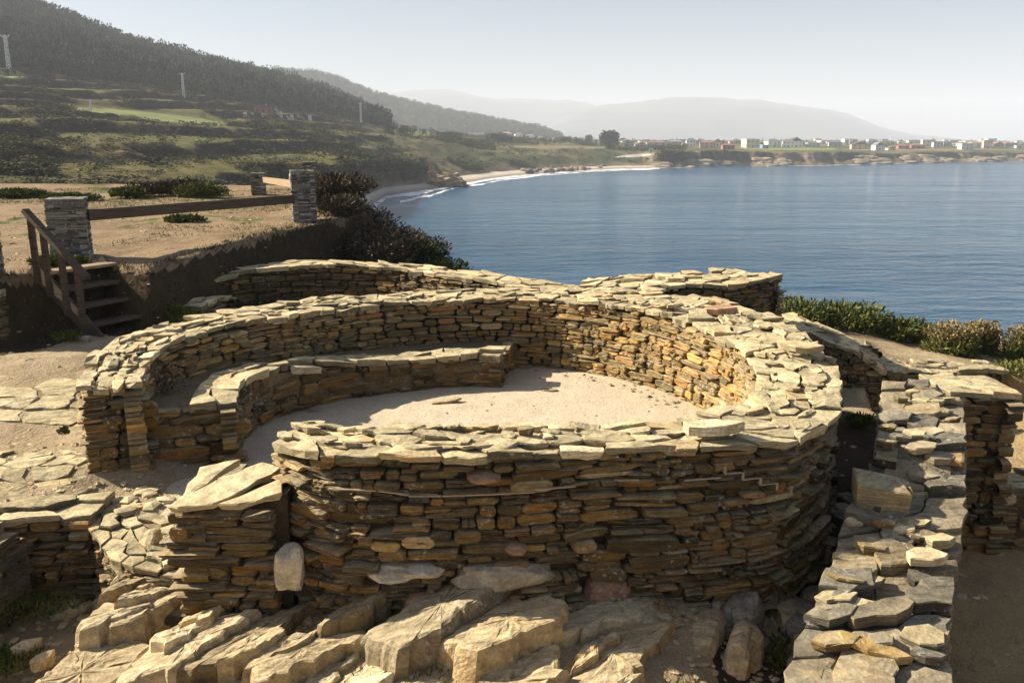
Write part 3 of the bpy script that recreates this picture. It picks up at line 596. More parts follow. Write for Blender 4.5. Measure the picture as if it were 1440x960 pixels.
# right-hand wall running towards the camera
rwf = [(1.2, 3.2), (1.73, 4.66), (2.13, 5.38), (2.37, 5.76), (2.81, 6.5), (3.15, 6.95), (3.9, 8.6)]   # left (corridor) face, travelling away
rwb = [(2.15, 3.2), (2.68, 4.66), (3.04, 5.38), (3.22, 5.72), (3.6, 6.35), (3.85, 6.85), (4.64, 8.55)]
RWZ = lambda f_: interp([(0, -.1), (.27, .0), (.42, .14), (.49, .28), (.60, .42), (.66, .46), (.70, .70), (1, .78)], f_)
root, rmp = wall('right_wall', 'broad slab-topped stone wall at the lower right, half in the shadow of the round house', 'stone wall', list(reversed(smoothpath(rwf))), list(reversed(smoothpath(rwb))), lambda f_: RWZ(1-f_), lambda f_: -.65, zbb=lambda f_: -1.1, seed=60, cx=.34, cy=.36, cmat=M_GREY, hb=(.1, .17), wd=(.2, .55), capth=(.04, .10), clift=.035)
wall('right_wall_pier', 'tall squared stone pier with ochre slabs at the far end of the right wall', 'stone pier', [(4.45, 8.3), (5.15, 8.32)], [(4.45, 8.95), (5.15, 9.0)], lambda f_: .78, lambda f_: -1.1, seed=66, cx=.5, cy=.3, hb=(.1, .16), wd=(.25, .5))
wall('low_cross_wall', 'low dark stone wall in deep shade, running right from the tall pier', 'stone wall', [(5.2, 8.4), (9.5, 8.65)], [(5.2, 8.9), (9.5, 9.15)], lambda f_: -.32, lambda f_: -1.1, seed=68, hb=(.1, .16))
# retaining walls towards the sea on the right
f = smoothpath([(4.45, 14.3), (4.8, 13.4), (5.5, 12.9), (6.4, 13.15), (7.3, 13.55), (8.3, 13.8)])
wall('seaward_retaining_wall', 'shaded curving retaining wall with pale top slabs in front of the cliff-edge shrubs', 'stone wall', f, offs(f, .55), lambda f_: interp([(0, .34), (.22, .24), (.36, .08), (.45, -.2), (.7, -.36), (1, -.46)], f_), lambda f_: interp([(0, -.5), (.4, -.9), (.5, -1.05), (1, -1.1)], f_), seed=72, cx=.55, cy=.3)
P = [(3.95, 12.3), (4.9, 12.35), (5.0, 13.0), (4.3, 13.3)]
s = slab([(3.9, 12.5), (4.5, 12.3), (4.75, 13.2), (4.3, 13.7)], lambda a, b: (a, b, .12), .22, tilt=(-.15, .12)); single('tilted_block', s[0], s[1], M_GREY, (.2, .4, .5), 'large dark tilted slab lying beside the sea-side retaining wall', 'stone slab')
# left retaining wall over the pit
wall('left_retaining_wall', 'dark retaining wall at the lower left, pale flat slabs along its top edge', 'stone wall', [(-8.5, 6.72), (-4.6, 6.82), (-3.72, 6.98)], [(-8.5, 7.15), (-4.6, 7.25), (-3.72, 7.4)], lambda f_: .06, lambda f_: -.75, ends=(False, True), seed=78, cx=.5, cy=.3, zbb=lambda f_: .0)
wall('pit_side_wall', 'dark side wall of the lower left pit, at the very edge of the picture', 'stone wall', [(-4.35, 6.7), (-4.5, 5.7)], [(-4.85, 6.7), (-5.0, 5.7)], lambda f_: .12-.1*f_, lambda f_: -.8, ends=(False, True), seed=79, zbb=lambda f_: -.8)
# entrance apron wall
af = smoothpath([(-3.75, 7.0), (-3.42, 6.6), (-3.1, 6.32), (-2.75, 6.2), (-2.4, 6.12)])
wall('entrance_apron_wall', 'low curved wall of small worn stones edging the sunlit apron before the entrance', 'stone wall', af, offs(af, .35), lambda f_: -.02-.06*f_, lambda f_: -.55, ends=(False, False), seed=82, cx=.26, cy=.18, hb=(.06, .1), wd=(.1, .28))
sb = wall('stair_foot_wall', 'block of dark masonry in the shade left of the wooden steps', 'stone block', [(-9.5, 11.9), (-7.35, 12.05)], [(-9.5, 12.6), (-7.6, 12.7)], lambda f_: 1.12, lambda f_: .3, seed=86, cx=.5, cy=.3, tones=(0, .6))
# ------------------------------------------------------------ paving left of the house, bedrock in front
pav = empty('slab_paving', (-5, 8, .2), 'sunlit paving of large irregular flat slabs on the ground left of the round house', 'paving'); tag(pav, kind='structure'); pile = Pile(250)
def groundmap(dz): return lambda a, b: (a, b, gz(a, b)+dz)
for (x0, x1, y0, y1, cx, cy, keep) in ((-7.5, -3.95, 7.1, 8.3, .40, .26, .92), (-7.5, -4.45, 9.2, 10.6, .55, .4, .8), (-6.2, -4.6, 8.2, 9.2, .5, .4, .15), (-3.75, -2.5, 6.45, 7.4, .28, .2, .8), (-3.4, -2.5, 7.3, 7.9, .3, .25, .45)):
    for P in cells(x0, x1, y0, y1, cx, cy):
        if rng.random() > keep: continue
        s = slab(P, groundmap(.0), .07, gap=rng.uniform(.005, .05), lift=rng.uniform(.0, .03), tilt=(rng.gauss(0, .03), rng.gauss(0, .03)), jag=.045)
        if s: pile.add('slab', s[0], s[1], M_CAP, rt(.2, 1), facing=(0, 0, 1))
for k in range(60):
    x, y = rng.uniform(-4.0, -2.4), rng.uniform(6.4, 7.7); 
    q = rng.uniform(.04, .09); V, F = boulder((x, y, gz(x, y)+.01), (q*1.6, q, q*.5), M_CAP, 0, .3, 1, k, .2, rng.random()*3); pile.add('slab', V.tolist(), F, M_CAP, rt(.2, 1), bonus=.3)
pile.build(pav)
rock = tag(empty('bedrock_outcrop', (-.5, 5.2, -.5), 'sunlit outcrop of tilted schist strata under the front of the round wall', 'rock outcrop'), kind='structure'); pile = Pile(290)
ca, sa = cos(R(38)), sin(R(38))
def rockslab(P, th, lift, jag=.05):
    """tilted stratum: outline P in the rotated frame a (along strike), b (across)"""
    Q = []
    for i in range(len(P)):
        a, b = P[i], P[(i+1) % len(P)]; L = hypot(b[0]-a[0], b[1]-a[1])
        if L < .03: continue
        Q.append(a); k = int(L/.07)
        for m in range(k): f = (m+1)/(k+1); Q.append((a[0]+(b[0]-a[0])*f+rng.uniform(-jag, jag), a[1]+(b[1]-a[1])*f+rng.uniform(-jag, jag)*.6))
    if len(Q) < 4: return None
    c = np.mean(Q, 0); ti = rng.uniform(.06, .26); tj = rng.gauss(.02, .07); ox, oy = .0, 5.0
    W = lambda a, b: (ox+a*ca-b*sa, oy+a*sa+b*ca)
    x, y = W(*c); g0 = float(ground(x, y, False)[0]); V = []; m = len(Q); sd = rng.random()*50; stp = rng.uniform(.015, .035)
    def top(a, b):
        q = (b-c[1]); w2 = q*11+.9*float(fbm(a*2.2+sd, b*2, 3)); st2 = (math.floor(w2)-w2*.9)*-1
        return -ti*q+tj*(a-c[0])-stp*st2*.25+.014*float(fbm(a*2+sd, b*5, 3))
    RG = ((1.16, -th), (1.03, -.05), (.985, -.012), (.9, 0), (.68, .0), (.42, .0), (.2, .0))
    for (f, dz) in RG:
        for (a, b) in Q:
            jj = 0 if f >= .9 else .2; f2 = f*(1+rng.uniform(-jj, jj)); aa, bb = c[0]+(a-c[0])*f2+rng.uniform(-.05, .05)*jj, c[1]+(b-c[1])*f2; x, y = W(aa, bb); V.append([x, y, lift+top(aa, bb)+dz+rng.uniform(-.006, .006)*(1+jj*2)])
    x, y = W(*c); V.append([x, y, lift+top(*c)])
    g_ = ground([v[0] for v in V], [v[1] for v in V], False); V = [(v[0], v[1], v[2]+.75*float(g)+.25*g0) for v, g in zip(V, g_)]
    F = []; nr_ = len(RG)
    for r_ in range(nr_-1):
        for i in range(m): j = (i+1) % m; F.append((r_*m+i, r_*m+j, (r_+1)*m+j, (r_+1)*m+i))
    for i in range(m): F.append(((nr_-1)*m+i, (nr_-1)*m+(i+1) % m, nr_*m))
    if sum(Q[i][0]*Q[(i+1) % m][1]-Q[(i+1) % m][0]*Q[i][1] for i in range(m)) < 0: F = [tuple(reversed(f)) for f in F]
    return V, F
for (ca_, cb_, lo, hi, kp) in ((.78, .37, .03, .10, 1), (.36, .15, .07, .12, .3)):
    for P in cells(-4.4, 3.6, -2.6, 3.6, ca_, cb_, jit=.5):
        c = np.mean(P, 0); x, y = c[0]*ca-c[1]*sa, 5.0+c[0]*sa+c[1]*ca
        if y < 3.7 or x < -3.5 or sdist(np.array([x]), np.array([y]), FRONT)[0] < .12 or sdist(np.array([x]), np.array([y]), PIT)[0] > -.1: continue
        th = math.degrees(atan2(y-CY, x-CX)); r = hypot(x-CX, y-CY)
        if -113 < th < 0 and r < interp(RO, th)+.1: continue
        if sx0-.1 < x < sx1+.15 and y > sy0-.05: continue
        if x > 1.45 or rng.random() > kp: continue
        s = rockslab(P, .4, rng.uniform(lo, hi)+.14*float(sstep(5.2, 5.7, y))*float(sstep(.6, -.2, x)))
        if s: pile.add('rock_slab', s[0], s[1], M_ROCK, rt(), facing=(0, 0, 1))
pile.build(rock)
k = 0
for (u, v, z, r, mt, lab) in ((1048, 870, -.4, (.14, .2, .16), M_GREY, 'grey angular boulder lying at the foot of the round wall near the corridor'), (1090, 850, -.45, (.13, .14, .14), M_GREY, 'dark boulder lodged in the corridor beside the reddish stone'), (1010, 860, -.42, (.1, .14, .12), M_GREY, 'small grey block left of the angular boulder at the wall foot'), (730, 868, -.3, (.42, .25, .16), M_RED, 'broad rounded brown rock in shade under the front of the round wall'), (905, 885, -.35, (.3, .22, .16), M_ROCK, 'ribbed rounded rock half lit at the base of the front wall'), (1040, 935, -.55, (.14, .3, .24), M_ROCK, 'upright lit rock rib at the bottom edge beside the green weeds'), (985, 905, -.5, (.16, .42, .2), M_ROCK, 'long leaning rock rib beside the weeds, sunlit along its edge')):
    x, y = onz(u, v, z); k += 1
    V, F = boulder((x, y, z), r, mt, 0, .3, 3, k*3.1, .25, -.5); single('boulder', V, F, mt, rt(.2, .8), lab, 'boulder', smooth=False)
for k in range(34):
    f_ = rng.random(); x = 1.75+f_*1.75+rng.uniform(-.15, .25); y = 5.3+f_*3.4+rng.uniform(-.2, .2)
    if hypot(x-CX, y-CY) < interp(RO, math.degrees(atan2(y-CY, x-CX)))+.12: continue
    q = rng.uniform(.06, .16); V, F = boulder((x, y, gz(x, y)+q*.2), (q*1.4, q, q*.6), M_GREY, 0, .3, 2, k*2.3, .3, rng.random()*3); single('corridor_stone', V, F, M_GREY, rt(), 'dark rubble stone on the shaded corridor floor between the two walls', 'loose stone', 'rubble stones in the shaded corridor')
# ------------------------------------------------------------ loose stones
def loose(name, u, v, z, l_, w_, th, rz, mat, tint, label, cat='loose stone', tilt=(0, 0), n=7):
    x, y = onz(u, v, z); P = []
    for q in range(n):
        a = 2*pi*q/n+rng.uniform(-.2, .2); px, py = l_/2*cos(a)*rng.uniform(.85, 1.1), w_/2*sin(a)*rng.uniform(.85, 1.1); P.append((x+px*cos(rz)-py*sin(rz), y+px*sin(rz)+py*cos(rz)))
    s = slab(P, lambda a, b: (a, b, z+th), th, gap=0, tilt=tilt, jag=.012); return single(name, s[0], s[1], mat, tint, label, cat)
_b = smoothpath(rwf); _c = smoothpath(rwb); PF, PG = Path(_b), Path(_c)
for k in range(46):
    f_ = rng.uniform(.2, .97); g_ = rng.uniform(.08, .92); a_ = PF.at(PF.L*f_)[0]; b_ = PG.at(PG.L*f_)[0]; x, y = a_[0]+(b_[0]-a_[0])*g_, a_[1]+(b_[1]-a_[1])*g_; q = rng.uniform(.06, .17); z_ = RWZ(f_)+.02
    P = [(x+cos(t_)*q*rng.uniform(.8, 1.3), y+sin(t_)*q*.7*rng.uniform(.8, 1.2)) for t_ in np.linspace(0, 2*pi, 7)[:-1]]
    s_ = slab(P, lambda a, b: (a, b, z_+.05), .06, gap=0, tilt=(rng.gauss(0, .12), rng.gauss(0, .12)), jag=.03); m_ = rng.choice((M_GREY, M_CAP, M_ST))
    V = np.array(s_[0])-np.array(root.location); link('loose_chip', newmesh('loose_chip', V.tolist(), s_[1], m_, rt()), root)
x, y = onz(1230, 702, .44)
bx = [(x-.2, y-.12), (x+.2, y-.2), (x+.22, y+.1), (x-.12, y+.2)]
s = slab(bx, lambda a, b: (a, b, .45+.16), .2, gap=0, tilt=(-.12, .1), jag=.01, inset=.03); single('loose_block', s[0], s[1], M_GREY, (.8, .9, .5), 'pale thick squared block lying loose on the middle of the right wall', 'loose stone')
loose('loose_slab', 1228, 915, .06, .46, .17, .045, -.35, M_OCHRE, (.5, .9, .5), 'orange-yellow long slab lying tilted near the lower end of the right wall', tilt=(-.15, .05))
loose('loose_slab', 1302, 790, .28, .32, .22, .07, .1, M_CAP, (.95, .9, .5), 'pale jagged slab at the right edge of the right wall, half lit')
loose('loose_slab', 1298, 672, .5, .34, .24, .06, .2, M_GREY, (.6, .9, .5), 'light grey slab on the right edge of the right wall, above the pale block')
loose('loose_slab', 1222, 862, .1, .36, .16, .07, -.3, M_CAP, (.8, .6, .5), 'tan slab lying just behind the orange-yellow one on the right wall')
loose('floor_slab', 627, 566, .01, .42, .13, .03, .35, M_ROCK, (.3, .5, .5), 'thin dark-edged slab lying alone in the middle of the house floor', tilt=(.05, .03))
loose('floor_slab', 772, 549, .0, .24, .12, .018, 0, M_ST, (.5, .8, .5), 'flat stone set flush in the floor right of the bench end')
loose('loose_slab', 1012, 441, 1.1, .5, .26, .09, .3, M_RED, (.95, .95, .5), 'pinkish thick slab lying on the far right of the ring wall top')
loose('loose_slab', 1125, 492, 1.1, .5, .3, .07, -.5, M_CAP, (.4, .6, .5), 'big pale slab lying on the right side of the ring wall top')
loose('loose_slab', 1000, 606, 1.08, .5, .2, .07, .12, M_CAP, (.98, .95, .5), 'very pale long slab on the near right top of the ring wall')
loose('loose_slab', 740, 612, 1.06, .16, .13, .07, .5, M_ST, (.35, .6, .5), 'small mossy block on the inner edge of the near wall top')
loose('loose_slab', 38, 920, -.6, .26, .1, .09, .9, M_ROCK, (.7, .8, .5), 'leaning sunlit stone at the bottom left corner', tilt=(-.3, .2))
loose('loose_slab', 62, 935, -.6, .22, .08, .08, 1.0, M_ROCK, (.4, .8, .5), 'smaller stone beside the leaning one at the bottom left', tilt=(-.3, .2))
loose('base_stone', 120, 480, .4, .22, .16, .08, 0, M_SLATE, (.8, .6, .5), 'grey foot stone under the lower end of the stair stringer')
# ------------------------------------------------------------ pebbles (uncountable)
def pebbles(name, n, region, zfn, mat, smin=.008, smax=.035):
    V0 = np.array([(1, 0, 0), (-1, 0, 0), (0, 1, 0), (0, -1, 0), (0, 0, 1), (.7, .7, .4), (-.7, .6, .35), (.6, -.75, .4), (-.65, -.7, .4)]); 
    F0 = np.array([(0, 5, 4), (5, 2, 4), (2, 6, 4), (6, 1, 4), (1, 8, 4), (8, 3, 4), (3, 7, 4), (7, 0, 4), (0, 2, 5), (2, 1, 6), (1, 3, 8), (3, 0, 7)])
    P = np.array([region() for _ in range(n)]); z = zfn(P[:, 0], P[:, 1]); s = smin+(smax-smin)*nr.rand(n)**4; V = []; F = []
    a = nr.rand(n)*6.28; sx = s*(.8+nr.rand(n)*.9); sy = s*(.6+.5*nr.rand(n)); szz = s*(.3+.4*nr.rand(n))
    vx = V0[None, :, 0]*sx[:, None]; vy = V0[None, :, 1]*sy[:, None]
    VV = np.stack([P[:, 0:1]+vx*np.cos(a)[:, None]-vy*np.sin(a)[:, None], P[:, 1:2]+vx*np.sin(a)[:, None]+vy*np.cos(a)[:, None], z[:, None]-.002+V0[None, :, 2]*szz[:, None]], -1)
    FF = F0[None]+(np.arange(n)*9)[:, None, None]; T = np.repeat(nr.rand(n, 3), 9, 0)
    return tag(bulk(name, VV.reshape(-1, 3), FF.reshape(-1, 3), mat, T), kind='stuff')
pebbles('gravel', 9000, lambda: (rng.uniform(-8, 2.2), rng.uniform(4.2, 8.6)), lambda x, y: ground(x, y), M_ROCK, .006, .045)
pebbles('gravel', 2500, lambda: (rng.uniform(-12, -3), rng.uniform(9, 26)), lambda x, y: ground(x, y), M_ROCK, .01, .05)
pebbles('gravel', 700, lambda: pol(rng.uniform(-180, 180), 2.9*sqrt(rng.random())), lambda x, y: 0*x+.005, M_CAP, .004, .028)
pebbles('gravel', 220, lambda: pol(rng.uniform(-115, 80), rng.uniform(2.7, 2.95)), lambda x, y: 0*x+.01, M_STIN, .008, .045)
pebbles('gravel', 1200, lambda: (lambda t, k: pol(t, interp(RO, t)+k))(rng.uniform(-112, -30), rng.uniform(.03, .3)), lambda x, y: ground(x, y), M_ST, .012, .07)
pebbles('gravel', 1500, lambda: (rng.uniform(2, 12), rng.uniform(4, 14)), lambda x, y: ground(x, y), M_ROCK, .01, .05)
#SECTION fences_and_stairs
# ------------------------------------------------------------ slate pillars, rails, stairs
def pillar(x, y, z, w_, h_, rz, label, cap=False):
    root = empty('stone_pillar', (x, y, z), label, 'stone pillar', 'slate pillars of the railing', rz); zz = 0; hw = w_/2
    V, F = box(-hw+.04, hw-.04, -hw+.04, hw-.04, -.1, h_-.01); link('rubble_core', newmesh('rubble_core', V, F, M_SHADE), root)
    L = []
    while zz < h_:
        t = rng.uniform(.028, .05)
        for side in range(4):
            s0 = -hw-rng.uniform(0, .02)
            while s0 < hw-.05:
                wd_ = rng.uniform(.15, .4); s1 = min(hw+rng.uniform(0, .015), s0+wd_)
                if hw-s1 < .07: s1 = hw+rng.uniform(0, .015)
                pr = rng.gauss(.0, .009); V, F = box(s0, s1-.004, -hw-pr, -hw+.12, zz+.002, zz+t-.003)
                V = [(a+rng.uniform(-.006, .006), b+rng.uniform(-.006, .006), c+rng.uniform(-.003, .003)) for a, b, c in V]
                for _ in range(side): V = [(-b, a, c) for a, b, c in V]
                L.append((V, F)); s0 = s1
        zz += t
    for P in cells(-hw, hw, -hw, hw, .25, .22):
        s = slab(P, lambda a, b: (a, b, h_), .04, gap=.004, lift=rng.uniform(0, .02))
        if s: L.append(s)
    if len(L) > 296:
        L.sort(key=lambda s: (np.mean([q[1] for q in s[0]]) > .5*hw))
    for k, (V, F) in enumerate(L[:296]): link('slate', newmesh('slate', V, F, M_SLATE, rt()), root)
    if len(L) > 296: V, F = join(L[296:]); tag(link('slate_rear', newmesh('slate_rear', V, F, M_SLATE, (.4, .5, .5)), root), kind='stuff')
    return root
pz = lambda x, y: float(ground(x, y, False)[0])
p1 = (-7.62, 14.75); p2 = (-4.83, 20.0)
pillar(*p1, pz(*p1)-.03, .58, 1.04, .35, 'thick slate pillar beside the head of the wooden steps')
pillar(*p2, pz(*p2)-.05, .52, 1.17, .3, 'slate pillar at the right end of the long dark rail, near the cliff edge')
pillar(-7.9, 12.5, pz(-8.3, 12.7)-.03, .58, 1.08, .3, 'slate pillar cut off by the left edge of the picture')
p3 = (-8.25, 28.2); p4 = (-7.1, 30.5)
pillar(*p3, pz(*p3)-.03, .42, .72, .2, 'small far slate post at the left end of the pale timber rail')
pillar(*p4, pz(*p4)-.03, .45, .98, .2, 'far pale post showing just behind the cliff-side pillar')
def rail(a, b, w_, h_, mat, label):
    V, F = beam(a, b, w_, h_); single('timber_rail', V, F, mat, (0, 0, 0), label, 'railing', base=a)
rail((-7.36, 14.9, pz(*p1)+.72), (-4.98, 19.75, pz(*p2)+.52), .1, .19, M_WOOD, 'long dark timber rail spanning between the two thick slate pillars')
rail((-8.0, 28.0, pz(*p3)+.5), (-5.0, 20.25, pz(*p2)+.82), .1, .17, M_WOODL, 'short sunlit timber rail from the far post to the cliff-side pillar')
# wooden stairs
st = empty('wooden_stairs', (-7.35, 12.9, .4), 'dark weathered wooden steps with one handrail leading up onto the earth bank', 'stairs')
def sp(name, V, F, mat=M_WOOD): V = [(a+7.35, b-12.9, c-.4) for a, b, c in V]; return link(name, newmesh(name, V, F, mat), st)
A = Vector((-7.28, 12.95, 1.36)); D = Vector((1.07, -.46, -.98)); Wv = Vector((.5, .866, 0))*1.15
for k, off in enumerate((0, 1)):
    a = A+Wv*off; sp('stringer', *beam(a-D*.05, a+D*1.02, .05, .24 if off == 0 else .14))
for i in range(4):
    f = (i+.12)/4; c = A+D*f; dh = Vector((D.x, D.y, 0)).normalized()*.27
    a = c+Vector((0, 0, .02)); V = [tuple(a), tuple(a+Wv), tuple(a+Wv+dh), tuple(a+dh)]; V = V+[(x, y, z-.045) for x, y, z in V]
    F = [(3, 2, 1, 0), (4, 5, 6, 7), (0, 1, 5, 4), (1, 2, 6, 5), (2, 3, 7, 6), (3, 0, 4, 7)]; sp('tread', V, F, M_WOODL if i == 0 else M_WOOD)
for i in range(4):
    f = (.02, .22, .5, .76)[i]; a = A+D*f; sp('post', *beam(a-Vector((0, 0, .18)), a+Vector((0, 0, .80)), .075, .075, up=(0, 1, 0)))
a = A-D*.06+Vector((0, 0, .84)); sp('handrail', *beam(a, A+D*.92+Vector((0, 0, .84)), .11, .065))
V, F = beam(A+Wv+Vector((0, 0, .02)), A+Wv+D*.0+Wv.normalized()*.45, .3, .04)
#SECTION plants
# ------------------------------------------------------------ plants near the ruins
def leaves(n, c, r, size, shape='ell', up=.3, width=.3, curve=.3, zf=None, tone=(0, 1), dark=.5):
    """n small pointed leaves through an ellipsoid; returns V, F, tint"""
    d = nr.normal(size=(n, 3)); d /= np.linalg.norm(d, axis=1)[:, None]; rad = nr.rand(n)**(1/2.2); d[:, 2] = np.abs(d[:, 2]) if shape == 'dome' else d[:, 2]
    lump = 1+.35*fbm(d[:, 0]*2.2+c[0]*3, d[:, 1]*2.2+d[:, 2]*1.9+c[1], 3)*1.5
    P = d*(rad*lump)[:, None]*np.array(r); base = P.copy()+np.array(c)
    if zf is not None: base[:, 2] = zf(base[:, 0], base[:, 1])+P[:, 2]
    dirv = d*.8+nr.normal(size=(n, 3))*.55; dirv[:, 2] += up; dirv /= np.linalg.norm(dirv, axis=1)[:, None]
    s = np.cross(dirv, nr.normal(size=(n, 3))); s /= np.linalg.norm(s, axis=1)[:, None]+1e-9; L = size*(.6+.8*nr.rand(n))
    nn = np.cross(s, dirv)
    a = base; b = base+dirv*(L*.5)[:, None]+s*(L*width*.5)[:, None]+nn*(L*curve*.2)[:, None]; e = base+dirv*(L*.5)[:, None]-s*(L*width*.5)[:, None]+nn*(L*curve*.2)[:, None]; t = base+dirv*L[:, None]
    V = np.stack([a, b, t, e], 1).reshape(-1, 3); F = np.arange(n*4).reshape(n, 4); T = np.stack([tone[0]+(tone[1]-tone[0])*nr.rand(n), .25+.75*nr.rand(n), nr.rand(n)], -1)
    return V, F, np.repeat(T, 4, 0)
def blades(name, gx, gy, h, mat):
    n = len(gx); k = 4; X0 = np.repeat(gx, k)+nr.normal(size=n*k)*.05; Y0 = np.repeat(gy, k)+nr.normal(size=n*k)*.05; Z0 = ground(X0, Y0); a = nr.rand(n*k)*6.28; L = h*(.5+nr.rand(n*k)); lx = nr.normal(size=n*k)*.5*L; ly = nr.normal(size=n*k)*.5*L
    P = np.stack([X0, Y0, Z0-.005], -1); dx = np.stack([np.cos(a), np.sin(a), 0*a], -1)*.008
    V = np.stack([P-dx, P+dx, P+np.stack([lx, ly, L], -1)], 1).reshape(-1, 3); F = np.arange(n*k*3).reshape(-1, 3); T = np.repeat(nr.rand(n*k, 3), 3, 0)
    return tag(bulk(name, V, F, mat, T), kind='stuff')
def bush(name, c, r, n, size, mat, label, cat='shrub', group=None, stems=True, ground_=True, **k):
    zc = gz(c[0], c[1]) if ground_ else c[2]; root = empty(name, (c[0], c[1], zc), label, cat, group)
    V, F, T = leaves(n, (0, 0, r[2]*.15), (r[0]*.9, r[1]*.9, r[2]*.8), size, **k)
    bulk('foliage', V, F, mat, T, root)
    if stems:
        L = []
        for q in range(9):
            a = rng.random()*6.28; L.append(beam((0, 0, -.05), (cos(a)*r[0]*.6, sin(a)*r[1]*.6, r[2]*rng.uniform(.4, .9)), .012, .012, up=(.1, .2, 1)))
        V, F = join(L); link('stem', newmesh('stem', V, F, M_DRY, (.4, .4, .4)), root)
    return root
ev = [((5.55, 16.4), (.8, .7, .5), 'rounded glossy evergreen shrub at the cliff edge nearest the rear wall stub'), ((6.6, 16.4), (.8, .7, .46), 'middle glossy evergreen shrub of the cliff-edge hedge'), ((7.5, 16.3), (.7, .6, .34), 'lower right glossy evergreen shrub of the cliff-edge hedge'), ((4.95, 16.1), (.4, .4, .3), 'small green shrub at the left end of the cliff-edge hedge')]
for (x, y), r, lab in ev: bush('evergreen_shrub', (x, y), (r[0]*1.05, r[1], r[2]+.02), 4200, .10, M_LEAF, lab, group='evergreen shrubs at the cliff edge', up=.6, width=.32)
fl_ = [((7.95, 14.95), (.5, .42, .42), 'budding yellow-green shrub rising behind the retaining wall slabs'), ((9.3, 14.9), (.55, .45, .48), 'budding shrub with pinkish heads near the right edge'), ((10.0, 14.6), (.7, .5, .5), 'big flowering shrub cut by the right edge of the picture'), ((8.65, 15.3), (.32, .3, .4), 'small budding shrub between its two larger neighbours')]
for (x, y), r, lab in fl_:
    b = bush('budding_shrub', (x, y), r, 3200, .10, M_LEAF, lab, group='budding shrubs behind the right retaining wall', up=.7, width=.3, tone=(.4, 1))
    V, F, T = leaves(1100, (0, 0, r[2]*.75), (r[0]*.95, r[1]*.95, r[2]*.65), .05, shape='dome', up=.8, width=.7, tone=(.5, 1)); bulk('flower_heads', V, F, M_FLOWER, T, b)
bush('yellow_groundcover', (9.2, 14.0), (1.5, .5, .22), 3500, .08, M_LEAF, 'low yellow-green spreading plants before the right-hand shrubs', 'ground plants', stems=False, shape='dome', tone=(.6, 1))
# dry scrub on the mound at the cliff edge
mound = [((-4.7, 23.4), (.9, 1.2, .4), M_DRY, 'dense brown dry scrub on top of the cliff mound'), ((-3.9, 22.5), (.8, 1.0, .55), M_DRY, 'dark dry scrub covering the seaward shoulder of the mound'), ((-3.0, 21.3), (.75, .8, .5), M_DRY, 'dark dry scrub hanging lower on the mound'), ((-5.1, 22.6), (.5, .7, .4), M_DRY, 'brown scrub right behind the cliff-side pillar'), ((-2.15, 20.0), (.6, .7, .6), M_DARKL, 'dark green shrub at the lower end of the mound'), ((-1.5, 18.9), (.55, .6, .42), M_DARKL, 'dark low shrub over the sea beyond the rear wall'), ((-2.9, 19.6), (.9, .9, .75), M_DRY, 'brown scrub above the rear wall'), ((-3.8, 20.2), (.8, .7, .6), M_DRY, 'dark scrub under the bank rim by the cliff pillar'), ((-4.2, 21.4), (.6, .8, .4), M_DRY, 'brown scrub hanging over the bank rim under the cliff pillar'), ((-3.5, 20.9), (.8, .7, .6), M_DRY, 'brown scrub filling the hollow below the cliff mound'), ((-2.25, 20.6), (.7, .7, .5), M_DRY, 'dark scrub bridging the mound and the low green shrubs'), ((-.75, 17.7), (.6, .4, .26), M_DRY, 'low dry plants behind the middle of the rear wall'), ((.4, 16.5), (.5, .3, .2), M_DRY, 'thin dry plants over the right part of the rear wall')]
for (x, y), r, m, lab in mound: bush('dry_shrub' if m is M_DRY else 'dark_shrub', (x, y), (r[0]*1.1, r[1]*1.1, r[2]*1.1), int(6000*max(.3, r[0])), .10, m, lab, group='scrub on the cliff mound', up=.25, width=.35)
# plants on the bank top
tops = [((-11.2, 27.5), (1.2, .6, .45), M_DRY, 'heap of dry brown scrub on the far bank'), ((-10.5, 28.0), (.9, .6, .5), M_DRY, 'brown scrub next to the far post'), ((-9.75, 27.0), (.9, .5, .42), M_LEAF, 'bright green succulent clump left of the far post'), ((-11.8, 26.6), (.6, .4, .32), M_LEAF, 'green clump at the left of the far dry scrub'), ((-13.0, 25.4), (.9, .4, .22), M_LEAF, 'low green plants behind the thick pillar'), ((-15.5, 27), (1.1, .5, .25), M_LEAF, 'low green plants at the far left of the bank'), ((-7.6, 19.9), (.45, .3, .12), M_LEAF, 'single green plant on the bare bank'), ((-7.5, 14.0), (.45, .35, .1), M_GRASS, 'grass patch at the foot of the thick pillar'), ((-5.2, 13.3), (.3, .2, .22), M_GRASS, 'bright grass tuft at the corner of the stepped wall end')]
for (x, y), r, m, lab in tops: bush('scrub_heap' if m is M_DRY else 'green_clump', (x, y), r, int(3800*max(.2, r[0])), .09, m, lab, group='plants on the bank', up=.5, width=.4, stems=False, shape='dome')
